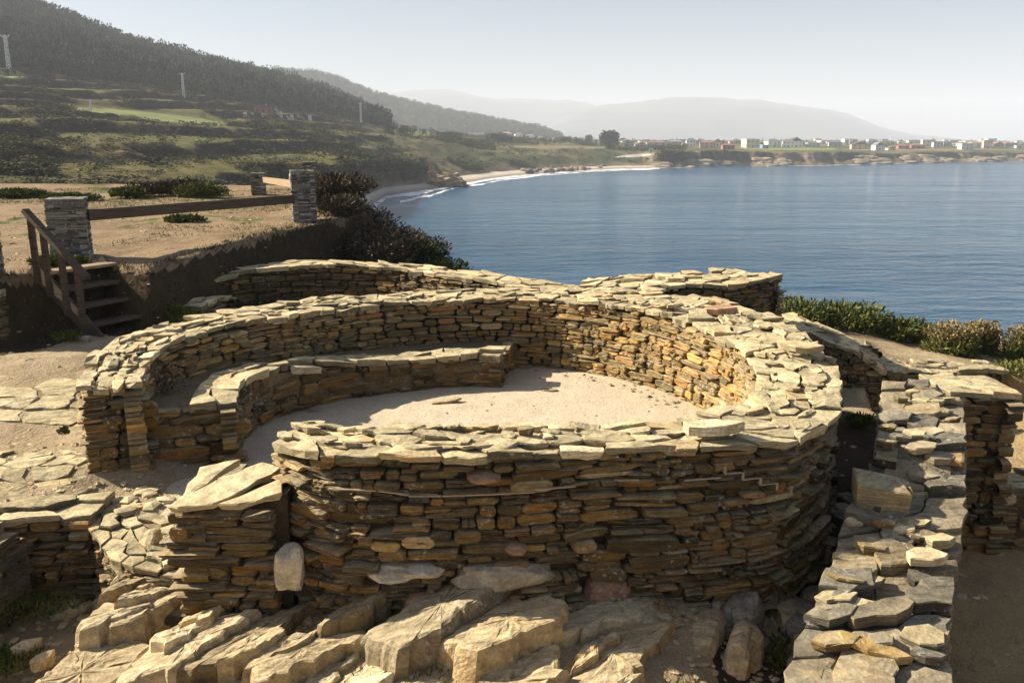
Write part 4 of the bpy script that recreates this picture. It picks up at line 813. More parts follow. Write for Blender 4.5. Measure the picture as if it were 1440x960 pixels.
for (u, v, z, r, n, lab) in ((58, 527, .25, (.22, .12, .05), 500, 'small grass patch among the left paving slabs'), (62, 508, .25, (.2, .1, .05), 400, 'farther small grass patch among the left paving slabs'), (1100, 935, -.6, (.16, .3, .14), 1800, 'green leafy weeds at the bottom of the corridor beside the right wall'), (160, 597, .35, (.13, .12, .14), 700, 'dark green weed growing from the jamb wall face'), (225, 590, .25, (.14, .16, .2), 700, 'dark weed at the root of the tall dry plant'), (207, 650, .05, (.08, .07, .13), 300, 'weed in the angle of the entrance jamb'), (375, 545, .2, (.12, .1, .12), 300, 'weed growing against the bench face'), (30, 860, -.6, (.5, .3, .07), 900, 'dark grass on the pit floor at lower left'), (10, 940, -.65, (.3, .25, .12), 900, 'grass clump at the bottom left corner'), (90, 612, .24, (.05, .04, .06), 120, 'tiny tuft at the left foot of the jamb')):
    x, y = onz(u, v, z)
    bush('weed_tuft', (x, y, z), r, n, .05, M_GRASS if 'grass' in lab else M_LEAF, lab, 'weed', 'small weeds and tufts in the ruins', up=.9, width=.3, stems=False, ground_=False, shape='dome')
WF = [('left end of the rear wall', -4.9, 13.2), ('back of the ring wall near the stairs', -4.6, 11.9), ('foot of the stair stringer', -6.5, 12.2), ('stepped wall end', -5.4, 13.4), ('corridor mouth', 2.2, 5.0), ('far end of the corridor', 4.4, 10.2), ('sea-side retaining wall foot', 6.6, 13.4), ('low cross wall', 6.4, 9.6), ('lower edge of the bedrock at left', -2.9, 4.9)]
for lab, x, y in WF: bush('weed_tuft', (x, y), (.22, .16, .12), 700, .06, M_GRASS, 'small wild weed at the '+lab, 'weed', 'small weeds and tufts in the ruins', up=.9, width=.3, stems=False, shape='dome')
blades('bedrock_grass', *(lambda a: (a[:, 0], a[:, 1]))(np.array([(x, y) for x, y in zip(nr.uniform(-3.3, 1.6, 900), nr.uniform(4.6, 5.9, 900)) if vn(x*2.2, y*2.2, 91) > .2])), .05, M_GRASS)
x, y = onz(222, 580, .35); dp = empty('dry_plant', (x, y, .35), 'tall thin dry plant with branching stalks growing inside the left end of the ring wall', 'plant'); L = []
for q in range(16):
    a = rng.uniform(-.5, 1.2); p0 = Vector((rng.uniform(-.05, .05), rng.uniform(-.05, .05), 0)); p = p0; d = Vector((cos(a)*.35, rng.uniform(-.3, .3), 1)).normalized()
    for sgm in range(5): q2 = p+d*rng.uniform(.06, .12); L.append(beam(p, q2, .006, .006, up=(1, .3, .2))); p = q2; d = (d+Vector((rng.gauss(.08, .2), rng.gauss(0, .2), 0))).normalized()
V, F = join(L); link('stalks', newmesh('stalks', V, F, M_DRY, (1, 1, 1)), dp); V, F, T = leaves(260, (.15, 0, .4), (.22, .15, .2), .035, up=.3, width=.5); tag(bulk('dry_heads', V, F, M_DRY, T, dp), kind='stuff')
# grass on the bank, one mass
N = 9000
gxx = nr.uniform(-16, -4.2, N); gyy = nr.uniform(13, 31, N); keep = (fbm(gxx*.45, gyy*.45, 3, 31) > .17) | ((gyy > 22) & (fbm(gxx*.3, gyy*.3, 3, 33) > -.1)); gxx = gxx[keep]; gyy = gyy[keep]; keep = sdist(gxx, gyy, BANK) > .1; gxx, gyy = gxx[keep], gyy[keep]
blades('short_grass', gxx, gyy, .045, M_GRASS)
# roots and tufts down the shaded face of the bank
N = 5500; gxx = nr.uniform(-8, -3.4, N); gyy = nr.uniform(12.2, 21, N); d = sdist(gxx, gyy, BANK); keep = (d < .25) & (d > -.9); blades('bank_grass', gxx[keep], gyy[keep], .07, M_DRY)
#SECTION far_land
# ------------------------------------------------------------ sea
X, Y = np.meshgrid(np.array([-9200, -400, 0, 400, 9200.]), np.array([-340., 0, 200, 1000, 9200])); o = gridmesh('sea', X, Y, 0*X+SEA, M_SEA); tag(o, kind='structure')
# ------------------------------------------------------------ far land: stations along sight columns
def Zv(y, v): return zat(v, y)
COL = {   # picture column : stations (distance, height)
 -260: [(44, -17), (60, -12), (75, -9), (110, Zv(110, 268)), (200, Zv(200, 215)), (300, Zv(300, 160)), (420, Zv(420, 100)), (600, Zv(600, 10)), (850, Zv(850, -130)), (1300, Zv(1300, -60))],
 0: [(44, -17), (60, -12), (78, -9), (115, Zv(115, 266)), (190, Zv(190, 222)), (300, Zv(300, 160)), (450, Zv(450, 104)), (590, Zv(590, 50)), (850, Zv(850, -14)), (1300, Zv(1300, 20))],
 100: [(44, -17), (62, -12), (82, -10), (125, Zv(125, 268)), (205, Zv(205, 224)), (320, Zv(320, 168)), (470, Zv(470, 116)), (620, Zv(620, 72)), (850, Zv(850, 26)), (1300, Zv(1300, 70))],
 200: [(46, -17), (64, -12), (88, -11), (135, Zv(135, 270)), (220, Zv(220, 226)), (350, Zv(350, 176)), (500, Zv(500, 130)), (660, Zv(660, 95)), (870, Zv(870, 68)), (1350, Zv(1350, 115))],
 300: [(48, -17), (70, -13), (95, -12), (150, Zv(150, 270)), (240, Zv(240, 230)), (380, Zv(380, 184)), (530, Zv(530, 145)), (700, Zv(700, 115)), (890, Zv(890, 95)), (1400, Zv(1400, 140))],
 400: [(50, -17.5), (80, -14), (120, -13), (180, Zv(180, 268)), (270, Zv(270, 232)), (410, Zv(410, 190)), (570, Zv(570, 160)), (730, Zv(730, 136)), (910, Zv(910, 117)), (1500, Zv(1500, 165))],
 470: [(60, -17.5), (150, -15), (200, -13.2), (225, Zv(225, 240)), (300, Zv(300, 228)), (430, Zv(430, 195)), (600, Zv(600, 170)), (760, Zv(760, 155)), (920, Zv(920, 142)), (1500, Zv(1500, 182))],
 540: [(200, -18), (300, -15), (335, -13.6), (350, Zv(350, 228)), (420, Zv(420, 222)), (480, Zv(480, 196)), (640, Zv(640, 182)), (800, Zv(800, 178)), (950, Zv(950, 174)), (1600, Zv(1600, 190))],
 590: [(220, -18), (333, -15), (365, -13.6), (378, Zv(378, 230)), (440, Zv(440, 226)), (520, Zv(520, 200)), (680, Zv(680, 190)), (850, Zv(850, 186)), (1050, Zv(1050, 186)), (1800, Zv(1800, 190))],
 612: [(230, -18), (345, -15), (400, -13.4), (430, -11), (470, Zv(470, 224)), (540, Zv(540, 203)), (700, Zv(700, 193)), (900, Zv(900, 189)), (1150, Zv(1150, 188)), (1900, Zv(1900, 191))],
 700: [(300, -18), (455, -15), (505, -13.4), (560, Zv(560, 222)), (620, Zv(620, 212)), (720, Zv(720, 203)), (850, Zv(850, 198)), (1050, Zv(1050, 195)), (1400, Zv(1400, 193)), (2300, Zv(2300, 194))],
 800: [(380, -18), (565, -15), (605, -13.6), (650, Zv(650, 218)), (700, Zv(700, 209)), (800, Zv(800, 204)), (950, Zv(950, 200)), (1200, Zv(1200, 198)), (1600, Zv(1600, 196)), (2600, Zv(2600, 196))],
 860: [(420, -18), (620, -15), (650, -13.6), (690, Zv(690, 220)), (740, Zv(740, 212)), (850, Zv(850, 206)), (1000, Zv(1000, 202)), (1300, Zv(1300, 199)), (1700, Zv(1700, 197)), (2600, Zv(2600, 197))],
 905: [(440, -18), (640, -15), (660, -13.8), (700, Zv(700, 226)), (760, Zv(760, 214)), (860, Zv(860, 207)), (1000, Zv(1000, 203)), (1300, Zv(1300, 200)), (1700, Zv(1700, 198)), (2600, Zv(2600, 197))],
 935: [(450, -18), (652, -15), (664, -13.5), (672, Zv(672, 216)), (740, Zv(740, 212)), (850, Zv(850, 207)), (1000, Zv(1000, 203)), (1300, Zv(1300, 200)), (1700, Zv(1700, 198)), (2600, Zv(2600, 197))],
 1040: [(500, -18), (698, -15), (706, -13), (714, Zv(714, 214)), (770, Zv(770, 210)), (880, Zv(880, 206)), (1020, Zv(1020, 203)), (1300, Zv(1300, 200)), (1800, Zv(1800, 198)), (2600, Zv(2600, 197))],
 1180: [(540, -18), (725, -15), (742, -12.2), (752, Zv(752, 216)), (800, Zv(800, 212)), (900, Zv(900, 208)), (1050, Zv(1050, 204)), (1350, Zv(1350, 201)), (1800, Zv(1800, 199)), (2600, Zv(2600, 198))],
 1300: [(600, -18), (790, -15), (812, -12.2), (824, Zv(824, 216)), (870, Zv(870, 212)), (960, Zv(960, 208)), (1100, Zv(1100, 204)), (1400, Zv(1400, 201)), (1800, Zv(1800, 200)), (2600, Zv(2600, 199))],
 1440: [(680, -18), (890, -15), (915, -12.5), (930, Zv(930, 216)), (980, Zv(980, 212)), (1060, Zv(1060, 208)), (1200, Zv(1200, 205)), (1500, Zv(1500, 202)), (1900, Zv(1900, 201)), (2600, Zv(2600, 200))],
 1620: [(800, -18), (1040, -15), (1070, -12.5), (1090, Zv(1090, 214)), (1140, Zv(1140, 211)), (1220, Zv(1220, 208)), (1350, Zv(1350, 205)), (1600, Zv(1600, 203)), (2000, Zv(2000, 202)), (2700, Zv(2700, 201))]}
KU = sorted(COL); NS = 10
SY = np.array([[COL[u][k][0] for k in range(NS)] for u in KU]); SZ = np.array([[COL[u][k][1] for k in range(NS)] for u in KU])
def stations(u): 
    f = [np.interp(u, KU, SY[:, k]) for k in range(NS)]; g = [np.interp(u, KU, SZ[:, k]) for k in range(NS)]; return f, g
sub = [6, 10, 16, 60, 60, 50, 26, 20, 8]; us = np.concatenate([np.arange(-260, 470, 5), np.arange(470, 1460, 2.5), np.arange(1460, 1621, 8)])
tt = []
for k, m in enumerate(sub): tt += list(k+np.arange(m)/m)
tt = np.array(tt+[NS-1.]); SYi = np.array([[np.interp(u, KU, SY[:, k]) for k in range(NS)] for u in us]); SZi = np.array([[np.interp(u, KU, SZ[:, k]) for k in range(NS)] for u in us])
Yg = np.array([np.interp(tt, np.arange(NS), r_) for r_ in SYi]); Zg = np.array([np.interp(tt, np.arange(NS), r_) for r_ in SZi]); Ug = us[:, None]+0*Yg
Xg = (Ug-720)/1232*Yg
land = sstep(1.9, 3.2, tt)[None, :]+0*Yg
leftm = sstep(620, 420, Ug)
# shoreline and gullies
Yg2 = Yg+land*0+(sstep(.5, 1.2, tt)*sstep(6, 3.5, tt))[None, :]*(14*fbm(Xg*.02, Yg*.004, 4, 41)+9*fbm(Xg*.08, Yg*.01, 3, 42))*np.clip(Yg/500, .25, 1.2)*sstep(480, 640, Ug)
vv0 = 480+FPX*np.tan(np.arctan((H-Zg)/Yg)-R(PITCH)); fm = 1-sstep(13, 7, np.abs(vv0-(153+21*(Ug-100)/215)))*sstep(80, 110, Ug)*sstep(335, 305, Ug)*(sstep(2.6, 3.2, tt))[None, :]
amp = fm*2.2*land*np.clip(Yg/300, .3, 1.6)
Zg2 = Zg+amp*(fbm(Xg*.02, Yg*.02, 5, 43))*(.45+.55*leftm)
# terraced banks on the left hillside
tstep = 4.6; ph = (Zg2+4*fbm(Xg*.006, Yg*.006, 3, 44)+1.8*fbm(Xg*.03, Yg*.03, 3, 47))/tstep; fr = ph-np.floor(ph); ter = (np.floor(ph)+sstep(.0, .24, fr)*.86+.14*fr)*tstep-ph*tstep
tm = fm*leftm*(sstep(2.6, 3.2, tt)*sstep(6.6, 6.0, tt))[None, :]; Zg2 = Zg2+ter*tm*1.15+fm*leftm*land*.9*fbm(Xg*.12, Yg*.12, 3, 49)
# broken rock along the far shore
Zg2 = Zg2+(sstep(1.0, 1.6, tt)*sstep(3.6, 2.9, tt))[None, :]*3.2*np.abs(fbm(Xg*.09, Yg*.09, 4, 45))*sstep(880, 960, Ug)
Xg = (Ug-720)/1232*Yg2
o = gridmesh('hillside', Xg.T, Yg2.T, Zg2.T, M_HILL); tag(o, kind='structure'); me = o.data; me.materials.append(M_COAST); me.materials.append(M_SAND); me.materials.append(plain('meadow_grass', (.17, .20, .045), .9, .2, .1)); me.materials.append(plain('ploughed_field', (.17, .14, .07), .9, .25, .05)); me.materials.append(plain('gravel_track', (.45, .42, .36), .9, .15, .1))
cu = (Ug.T[:-1, :-1]+Ug.T[1:, 1:])/2; ct = (tt[:-1]+tt[1:])[:, None]/2+0*cu; cz = (Zg2.T[:-1, :-1]+Zg2.T[1:, 1:])/2; cy = (Yg2.T[:-1, :-1]+Yg2.T[1:, 1:])/2
mi = np.zeros(cu.shape, 'i'); mi[cu > 500] = 1; mi[(cu > 430) & (cu < 925) & (ct < 2.0)] = 2
cv = 480+FPX*np.tan(np.arctan((H-cz)/cy)-R(PITCH))
def fld(u0, v0, u1, v1, th, idx, tmin=3.2):
    f = (cu-u0)/(u1-u0); vv = v0+(v1-v0)*f; mi[(cu > u0) & (cu < u1) & (np.abs(cv-vv) < th*(np.sin(np.clip(f, 0, 1)*pi)**.5)) & (ct > tmin)] = idx
fld(100, 153, 315, 174, 6, 3); fld(-60, 101, 60, 107, 4, 3); fld(555, 183, 655, 198, 4, 3); fld(1040, 208, 1180, 210, 2.4, 3); fld(1180, 211, 1440, 210, 1.3, 4); fld(760, 200, 980, 203, 1.3, 3); fld(700, 206, 870, 208, 2, 4)
fld(866, 221, 920, 217, 2.0, 5, 2.5); fld(330, 161, 440, 166, 1.2, 5)
me.polygons.foreach_set('material_index', mi.ravel()); me.update()
Uf, Tf = us, tt
def far_z(u, y):        # height of the far land under column u at distance y
    i = int(np.clip(np.searchsorted(us, u), 1, len(us)-1)); return float(np.interp(y, Yg2[i], Zg2[i]))
def hit(u, v, y0=60):   # first point of the far land seen at picture point (u, v)
    i = int(np.clip(np.searchsorted(us, u), 1, len(us)-1)); Yc = Yg2[i]; Zc = Zg2[i]; vv = 480+FPX*np.tan(np.arctan((H-Zc)/Yc)-R(PITCH))
    for k in range(len(Yc)-1):
        if Yc[k] > y0 and vv[k+1] <= v: f = (vv[k]-v)/(vv[k]-vv[k+1]+1e-9); f = min(1, max(0, f)); y = Yc[k]+(Yc[k+1]-Yc[k])*f; return ((u-720)/1232*y, y, Zc[k]+(Zc[k+1]-Zc[k])*f)
    y = Yc[-12]; return ((u-720)/1232*y, y, Zc[-12])
# distant hills
def hills(name, crest, y0, y1, y2, z0, seed, mat, rough):
    u = np.arange(crest[0][0], crest[-1][0], 3.0); v = np.interp(u, [c[0] for c in crest], [c[1] for c in crest]); f = np.linspace(0, 2, 60); UU, FF = np.meshgrid(u, f); VV = np.interp(UU, u, v)
    YY = np.where(FF < 1, y0+(y1-y0)*FF, y1+(y2-y1)*(FF-1)); zc = H-y1*np.tan(np.arctan((VV-480)/FPX)+R(PITCH)); prof = np.where(FF < 1, np.sin(FF*pi/2)**1.2, np.cos((FF-1)*pi/2)); ZZ = z0+(zc-z0)*prof
    XX = (UU-720)/1232*YY; ZZ = ZZ+rough*fbm(XX/rough/9, YY/rough/9, 5, seed)*np.clip(FF, 0, 1)
    return tag(gridmesh(name, XX, YY, ZZ, mat), kind='structure')
def hmat(name, a, b, s_):
    n = NT(name, .95, .1); return n.out(n.mix(n.rng(n.noise(s_, det=7, rough=.65), .42, .58), a, b))
MH2 = hmat('wooded_hill', (.02, .032, .014), (.07, .075, .03), .008); MH3 = hmat('far_heath', (.04, .05, .03), (.08, .08, .045), .002)
hills('wooded_hill', [(380, 100), (410, 103), (445, 105), (480, 114), (520, 131), (560, 143), (600, 152), (640, 161), (680, 168), (720, 176), (760, 182), (785, 191), (800, 200)], 1500, 2300, 3000, -2, 51, MH2, 18)
hills('far_mountain', [(480, 140), (560, 133), (600, 128), (640, 129), (700, 140), (760, 142), (800, 144), (840, 152), (900, 165), (960, 196)], 6000, 8300, 9000, 0, 53, MH3, 40)
hills('broad_mountain', [(740, 196), (790, 168), (830, 153), (880, 146), (950, 140), (1010, 139), (1060, 140), (1100, 148), (1160, 156), (1200, 166), (1240, 182), (1280, 190), (1340, 196), (1400, 203)], 5000, 7200, 8600, 0, 55, MH3, 30)
# ------------------------------------------------------------ trees and scrub on the far land
def blobproto(seed, k=9, lvl=1):
    import bmesh
    V = []; F = []; r_ = random.Random(seed)
    for q in range(k):
        bm = bmesh.new(); bmesh.ops.create_icosphere(bm, subdivisions=lvl, radius=1); v = np.array([p.co[:] for p in bm.verts]); f = [[p.index for p in g.verts] for g in bm.faces]; bm.free()
        h = (q+.5)/k; s = .34*(1-abs(h-.45))+.08; a = r_.random()*6.28; rr_ = .42*(1-h)*r_.random()+.05
        v = v*(1+.5*(np.array([r_.random() for _ in v])[:, None]-.5))*np.array([s, s, s*.8])+np.array([cos(a)*rr_, sin(a)*rr_, .12+h*.86]); n = len(V); V += v.tolist(); F += [[i+n for i in g] for g in f]
    return np.array(V), np.array(F)
def leafproto(n, wid, low, sz=.2):
    V, F, T = leaves(n, (0, 0, .55), (wid, wid, .46), sz, width=.75, up=.1, curve=.6); V[:, 2] = np.clip(V[:, 2], low, 1.2); return V, F
PROTO = [leafproto(80, .55, .05, .17) for i in range(6)]
def scatter(name, P, hs_, wf, mat, protos, tone=None):
    VV = []; FF = []; TT = []; n = 0
    for (x, y, z), h, wff in zip(P, hs_, wf):
        V, F = protos[rng.randrange(len(protos))]; a = rng.random()*6.28; c, s = cos(a), sin(a)
        W = np.stack([(V[:, 0]*c-V[:, 1]*s)*h*wff+x, (V[:, 0]*s+V[:, 1]*c)*h*wff+y, V[:, 2]*h+z-h*.05], -1); VV.append(W); FF.append(F+n); n += len(W)
        t = np.empty((len(W), 3)); t[:, 0] = rng.random(); t[:, 1] = rng.random()*.75+.25*nr.rand(len(W)); t[:, 2] = 0; TT.append(t)
    return tag(bulk(name, np.concatenate(VV), np.concatenate(FF), mat, np.concatenate(TT)), kind='stuff')
P = []; hh = []; ww = []
ti6 = [int(np.searchsorted(tt, 6.0+.0)), int(np.searchsorted(tt, 8.6))]
tries = 0
while len(P) < 7600 and tries < 60000:
    tries += 1; u = rng.uniform(-150, 545); i = int(np.clip(np.searchsorted(us, u), 1, len(us)-1)); t = rng.uniform(6.0, 8.25); 
    edge = 6.05+.25*float(fbm(u*.02, 3.3, 3, 61)); 
    if t < edge: continue
    y = float(np.interp(t, tt, Yg2[i])); z = float(np.interp(t, tt, Zg2[i])); x = (u-720)/1232*y
    if vn(x*.02, y*.02, 63) < -.42: continue
    P.append((x, y, z)); h = rng.uniform(8, 16)*(.7 if t < 6.3 else 1); hh.append(h); ww.append(rng.uniform(.45, .75))
scatter('pine_forest', P, hh, ww, M_FOREST, PROTO)
BUSH = []
for i in range(4):
    V, F = leafproto(36, .6, .0, .22); V = V*np.array([1.7, 1.7, .7]); BUSH.append((V, F))
BUSHN = []
for i in range(4):
    V, F = leafproto(110, .6, .0, .14); V = V*np.array([1.7, 1.7, .7]); BUSHN.append((V, F))
P = []; hh = []; ww = []
for q in range(22000):
    u = rng.uniform(-60, 960); t = rng.uniform(2.6, 7.0) if u < 560 else rng.uniform(2.2, 7.5); i = int(np.clip(np.searchsorted(us, u), 1, len(us)-1)); y = float(np.interp(t, tt, Yg2[i])); z = float(np.interp(t, tt, Zg2[i])); x = (u-720)/1232*y
    ii = min(max(int(np.searchsorted(tt, t))-1, 0), mi.shape[0]-1)
    if mi[ii, min(i-1, mi.shape[1]-1)] in (2, 3, 4, 5): continue
    dzdt = abs(Zg2[i][min(ii+1, len(tt)-1)]-Zg2[i][ii])/(abs(Yg2[i][min(ii+1, len(tt)-1)]-Yg2[i][ii])+1e-3)
    if dzdt < .35 and vn(x*.03, y*.03, 66) < .18 and rng.random() > .05: continue
    if y < 100: continue
    P.append((x, y, z)); hh.append(rng.uniform(.8, 2.4)*(1+y/900)); ww.append(rng.uniform(.7, 1.3))
nr_i = [i for i, p in enumerate(P) if p[1] < 240]; fr_i = [i for i, p in enumerate(P) if p[1] >= 240]
for nm, ix, pr in (('hill_scrub', nr_i, BUSHN), ('hill_scrub', fr_i, BUSH)): scatter(nm, [P[i] for i in ix], [hh[i] for i in ix], [ww[i] for i in ix], M_SCRUB, pr); print(nm, len(ix))
P = []; hh = []; ww = []
for q in range(2100):
    u = rng.uniform(540, 1620); v = rng.uniform(198, 208) if u > 860 else (rng.uniform(196, 203) if u > 700 else rng.uniform(176, 192)); x, y, z = hit(u, v, 400)
    if rng.random() < .4: continue
    if u > 860 and vn(u*.06, v*.3, 77) < .02: continue
    P.append((x, y, z)); hh.append(rng.uniform(2.5, 6)); ww.append(rng.uniform(.5, .9))
scatter('distant_trees', P, hh, ww, M_FOREST, PROTO)
P = []; hh = []; ww = []
for q in range(2600):
    u = rng.uniform(390, 790); y = rng.uniform(1650, 2350); x = (u-720)/1232*y; f = (y-1500)/800; cv_ = np.interp(u, [380, 410, 445, 480, 520, 560, 600, 640, 680, 720, 760, 785, 800], [100, 103, 105, 114, 131, 143, 152, 161, 168, 176, 182, 191, 200])
    zc = H-2300*dep(cv_); z = -2+(zc+2)*(sin(min(1, f)*pi/2)**1.2)
    P.append((x, y, z-4)); hh.append(rng.uniform(9, 17)); ww.append(rng.uniform(.5, .8))
scatter('distant_woods', P, hh, ww, M_FOREST, PROTO)
def tree(name, u, v, hpx, wpx, label, mat=M_FOREST, y0=300):
    x, y, z = hit(u, v, y0); h = hpx/FPX*y; w_ = wpx/FPX*y; root = empty(name, (x, y, z), label, 'tree')
    n = 60; L = []
    r_ = random.Random(int(u*7)); V, F, T = leaves(2600, (0, 0, h*.52), (w_*.52, w_*.52, h*.5), h*.11, width=.8, up=0); bulk('crown', V, F, mat, T, root)
    V, F = beam((0, 0, -.5), (0, 0, h*.5), h*.07, h*.07, up=(0, 1, 0)); link('trunk', newmesh('trunk', V, F, M_DRY, (.3, .3, .3)), root)
tree('round_tree', 857, 206, 20, 24, 'single big round dark tree standing alone above the far end of the beach')
tree('small_tree', 828, 200, 9, 9, 'small round tree left of the lone big dark one')
tree('dark_bush', 795, 199, 6, 18, 'low dark spreading tree by the white buildings left of the big round tree')
tree('broad_tree', 628, 200, 13, 50, 'broad dark green tree clump in front of the blue-roofed building')
tree('broad_tree', 702, 200, 12, 34, 'second broad dark tree clump right of the blue-roofed building')
tree('field_tree', 310, 141, 9, 24, 'bush-like tree at the forest foot beside the field')
tree('field_tree', 243, 130, 10, 22, 'rounded tree at the forest foot near the middle pylon')
# ------------------------------------------------------------ houses
WM = {k: plain('wall_'+k, c, .8, .06, .3) for k, c in dict(white=(.72, .71, .68), cream=(.62, .56, .44), pink=(.54, .42, .37), tan=(.50, .40, .27), red=(.36, .13, .10), grey=(.42, .43, .45), blue=(.2, .28, .42), ochre=(.55, .42, .2), palegreen=(.4, .5, .42)).items()}
RM = {k: plain('roof_'+k, c, .8, .15, .5) for k, c in dict(orange=(.36, .20, .13), brown=(.22, .13, .10), grey=(.20, .21, .23), slate=(.12, .13, .15), blue=(.06, .13, .36), white=(.6, .6, .6)).items()}
M_WIN = plain('dark_window_glass', (.03, .04, .05), .2, .2, 1, .5); M_DOOR = plain('painted_door', (.12, .07, .04), .6, .2, 1)
def house_(u, v, wpx, hpx, wall_, roof, label, rtype='hip', name='house', y0=500, cat='house', nwin=3, dep_=None, sill=0):
    v += rng.uniform(-1.2, .8) if name == 'house' else 0; x, y, z = hit(u, v, y0); w_ = wpx/FPX*y*rng.uniform(.85, 1.1); h = hpx/FPX*y*rng.uniform(.7, 1); d = dep_ or w_*rng.uniform(.6, .9); root = empty(name, (x, y, z), label, cat, None, rng.uniform(-.25, .25))
    rh = {'hip': .28, 'gable': .38, 'flat': .06}[rtype]*h; wh = h-rh
    V, F = box(-w_/2, w_/2, 0, d, -2.5, wh); link('wall', newmesh('wall', V, F, WM[wall_]), root)
    e = .35
    if rtype == 'flat': V, F = box(-w_/2-e, w_/2+e, -e, d+e, wh, wh+rh)
    elif rtype == 'hip':
        V = [(-w_/2-e, -e, wh-.01), (w_/2+e, -e, wh-.01), (w_/2+e, d+e, wh-.01), (-w_/2-e, d+e, wh-.01), (-w_/2+w_*.25, d/2, wh+rh), (w_/2-w_*.25, d/2, wh+rh)]; F = [(0, 1, 5, 4), (1, 2, 5), (2, 3, 4, 5), (3, 0, 4), (3, 2, 1, 0)]
    else:
        V = [(-w_/2-e, -e, wh-.01), (w_/2+e, -e, wh-.01), (w_/2+e, d+e, wh-.01), (-w_/2-e, d+e, wh-.01), (0, -e, wh+rh), (0, d+e, wh+rh)]; F = [(0, 1, 4), (1, 2, 5, 4), (2, 3, 5), (3, 0, 4, 5), (3, 2, 1, 0)]
    rf = link('roof', newmesh('roof', V, F, RM[roof]), root)
    if rtype != 'flat': V, F = box(w_*.12, w_*.12+.7, d*.45, d*.45+.6, wh+rh*.4, wh+rh*1.25); link('chimney', newmesh('chimney', V, F, WM['grey']), rf)
    fl2 = 2 if wh > 4.6 else 1; wm = None
    for r_ in range(fl2):
        for k in range(nwin):
            if r_ == 0 and k == nwin//2: V, F = box(-.5, .5, -.06, .05, 0, 2.1); q = link('door', newmesh('door', V, F, M_DOOR), root); q.location = ((k+.5)/nwin*w_-w_/2, 0, 0); continue
            if wm is None: V, F = box(-.42, .42, -.05, .05, 0, 1.1); wm = newmesh('window', V, F, M_WIN)
            q = link('window', wm, root); q.location = ((k+.5)/nwin*w_-w_/2, 0, wh*(r_+.35)/fl2)
    return root
HS = [(884, 207, 15, 8, 'grey', 'slate', 'flat', 'low grey-white house at the left start of the headland village'), (903, 208, 16, 9, 'pink', 'brown', 'gable', 'small pink house right of the lone round tree'), (924, 208, 26, 10, 'pink', 'brown', 'hip', 'long pink house with brown roof above the cove track'), (949, 207, 24, 12, 'tan', 'grey', 'hip', 'broad tan house with grey roof above the cove track'), (963, 208, 9, 9, 'ochre', 'brown', 'gable', 'narrow ochre house beside the broad tan one'), (972, 206, 13, 13, 'white', 'slate', 'hip', 'tall white house with dark hip roof near the cove'),
 (994, 209, 17, 11, 'tan', 'brown', 'hip', 'tan house with brown roof on the headland edge'), (1009, 206, 15, 13, 'cream', 'orange', 'gable', 'gabled house with orange roof rising over its neighbours'), (1025, 210, 17, 9, 'red', 'brown', 'hip', 'dark red low house at the edge of the green field'), (1059, 208, 20, 13, 'cream', 'white', 'flat', 'large cream flat-roofed building beside the green field'), (1077, 208, 9, 6, 'blue', 'white', 'flat', 'tiny blue shed between two pale houses'), (1089, 208, 19, 12, 'white', 'grey', 'hip', 'white and grey house behind the green field'),
 (1109, 207, 14, 12, 'white', 'brown', 'hip', 'white house left of the tallest grey-roofed one'), (1120, 208, 17, 14, 'white', 'slate', 'gable', 'tall white house with dark gable roof behind the field'), (1145, 208, 17, 9, 'grey', 'white', 'flat', 'pale blue-grey long building behind the field'), (1175, 207, 16, 9, 'grey', 'slate', 'hip', 'grey house at the right end of the green field'), (1210, 211, 22, 11, 'tan', 'brown', 'gable', 'tan stone house with gable on the shore edge'), (1226, 209, 13, 10, 'grey', 'slate', 'hip', 'dark grey house between the tan and the white one'), (1238, 211, 13, 12, 'white', 'grey', 'gable', 'bright white gabled house close to the shore'),
 (1255, 212, 10, 7, 'cream', 'brown', 'gable', 'small cream cottage right of the bright white house'), (1272, 210, 15, 8, 'red', 'brown', 'hip', 'left of the two red houses on the shore'), (1292, 209, 17, 9, 'red', 'brown', 'hip', 'right of the two red houses on the shore'), (1305, 207, 13, 10, 'cream', 'white', 'flat', 'tall cream block next to the red houses'), (1320, 207, 13, 8, 'grey', 'slate', 'flat', 'grey block right of the tall cream one'), (1333, 207, 13, 8, 'cream', 'slate', 'hip', 'cream house with dark roof beyond the grey block'), (1354, 206, 16, 8, 'white', 'brown', 'hip', 'white house with brown roof towards the right end of the village'), (1361, 210, 16, 9, 'cream', 'white', 'flat', 'pale low house standing in front of the brown-roofed white one'),
 (1376, 206, 18, 8, 'white', 'orange', 'hip', 'long white house with orange roof near the headland tip'), (1390, 209, 13, 12, 'pink', 'orange', 'flat', 'tall pink-orange building near the headland tip'), (1405, 206, 14, 8, 'tan', 'orange', 'gable', 'orange-roofed gabled house next to the pink building'), (1420, 206, 14, 8, 'tan', 'orange', 'hip', 'last orange-roofed house at the headland tip'), (1434, 210, 9, 6, 'grey', 'grey', 'flat', 'small grey house cut near the right edge')]
for (u, v, w_, h_, a, b, rt_, lab) in HS: house_(u, v, w_, h_, a, b, lab, rt_, nwin=3 if w_ > 12 else 2)
ws = ['white', 'cream', 'grey', 'pink', 'tan', 'white', 'white']; 
adj = {'white': 'white', 'cream': 'cream', 'grey': 'grey', 'pink': 'pink', 'tan': 'tan'}
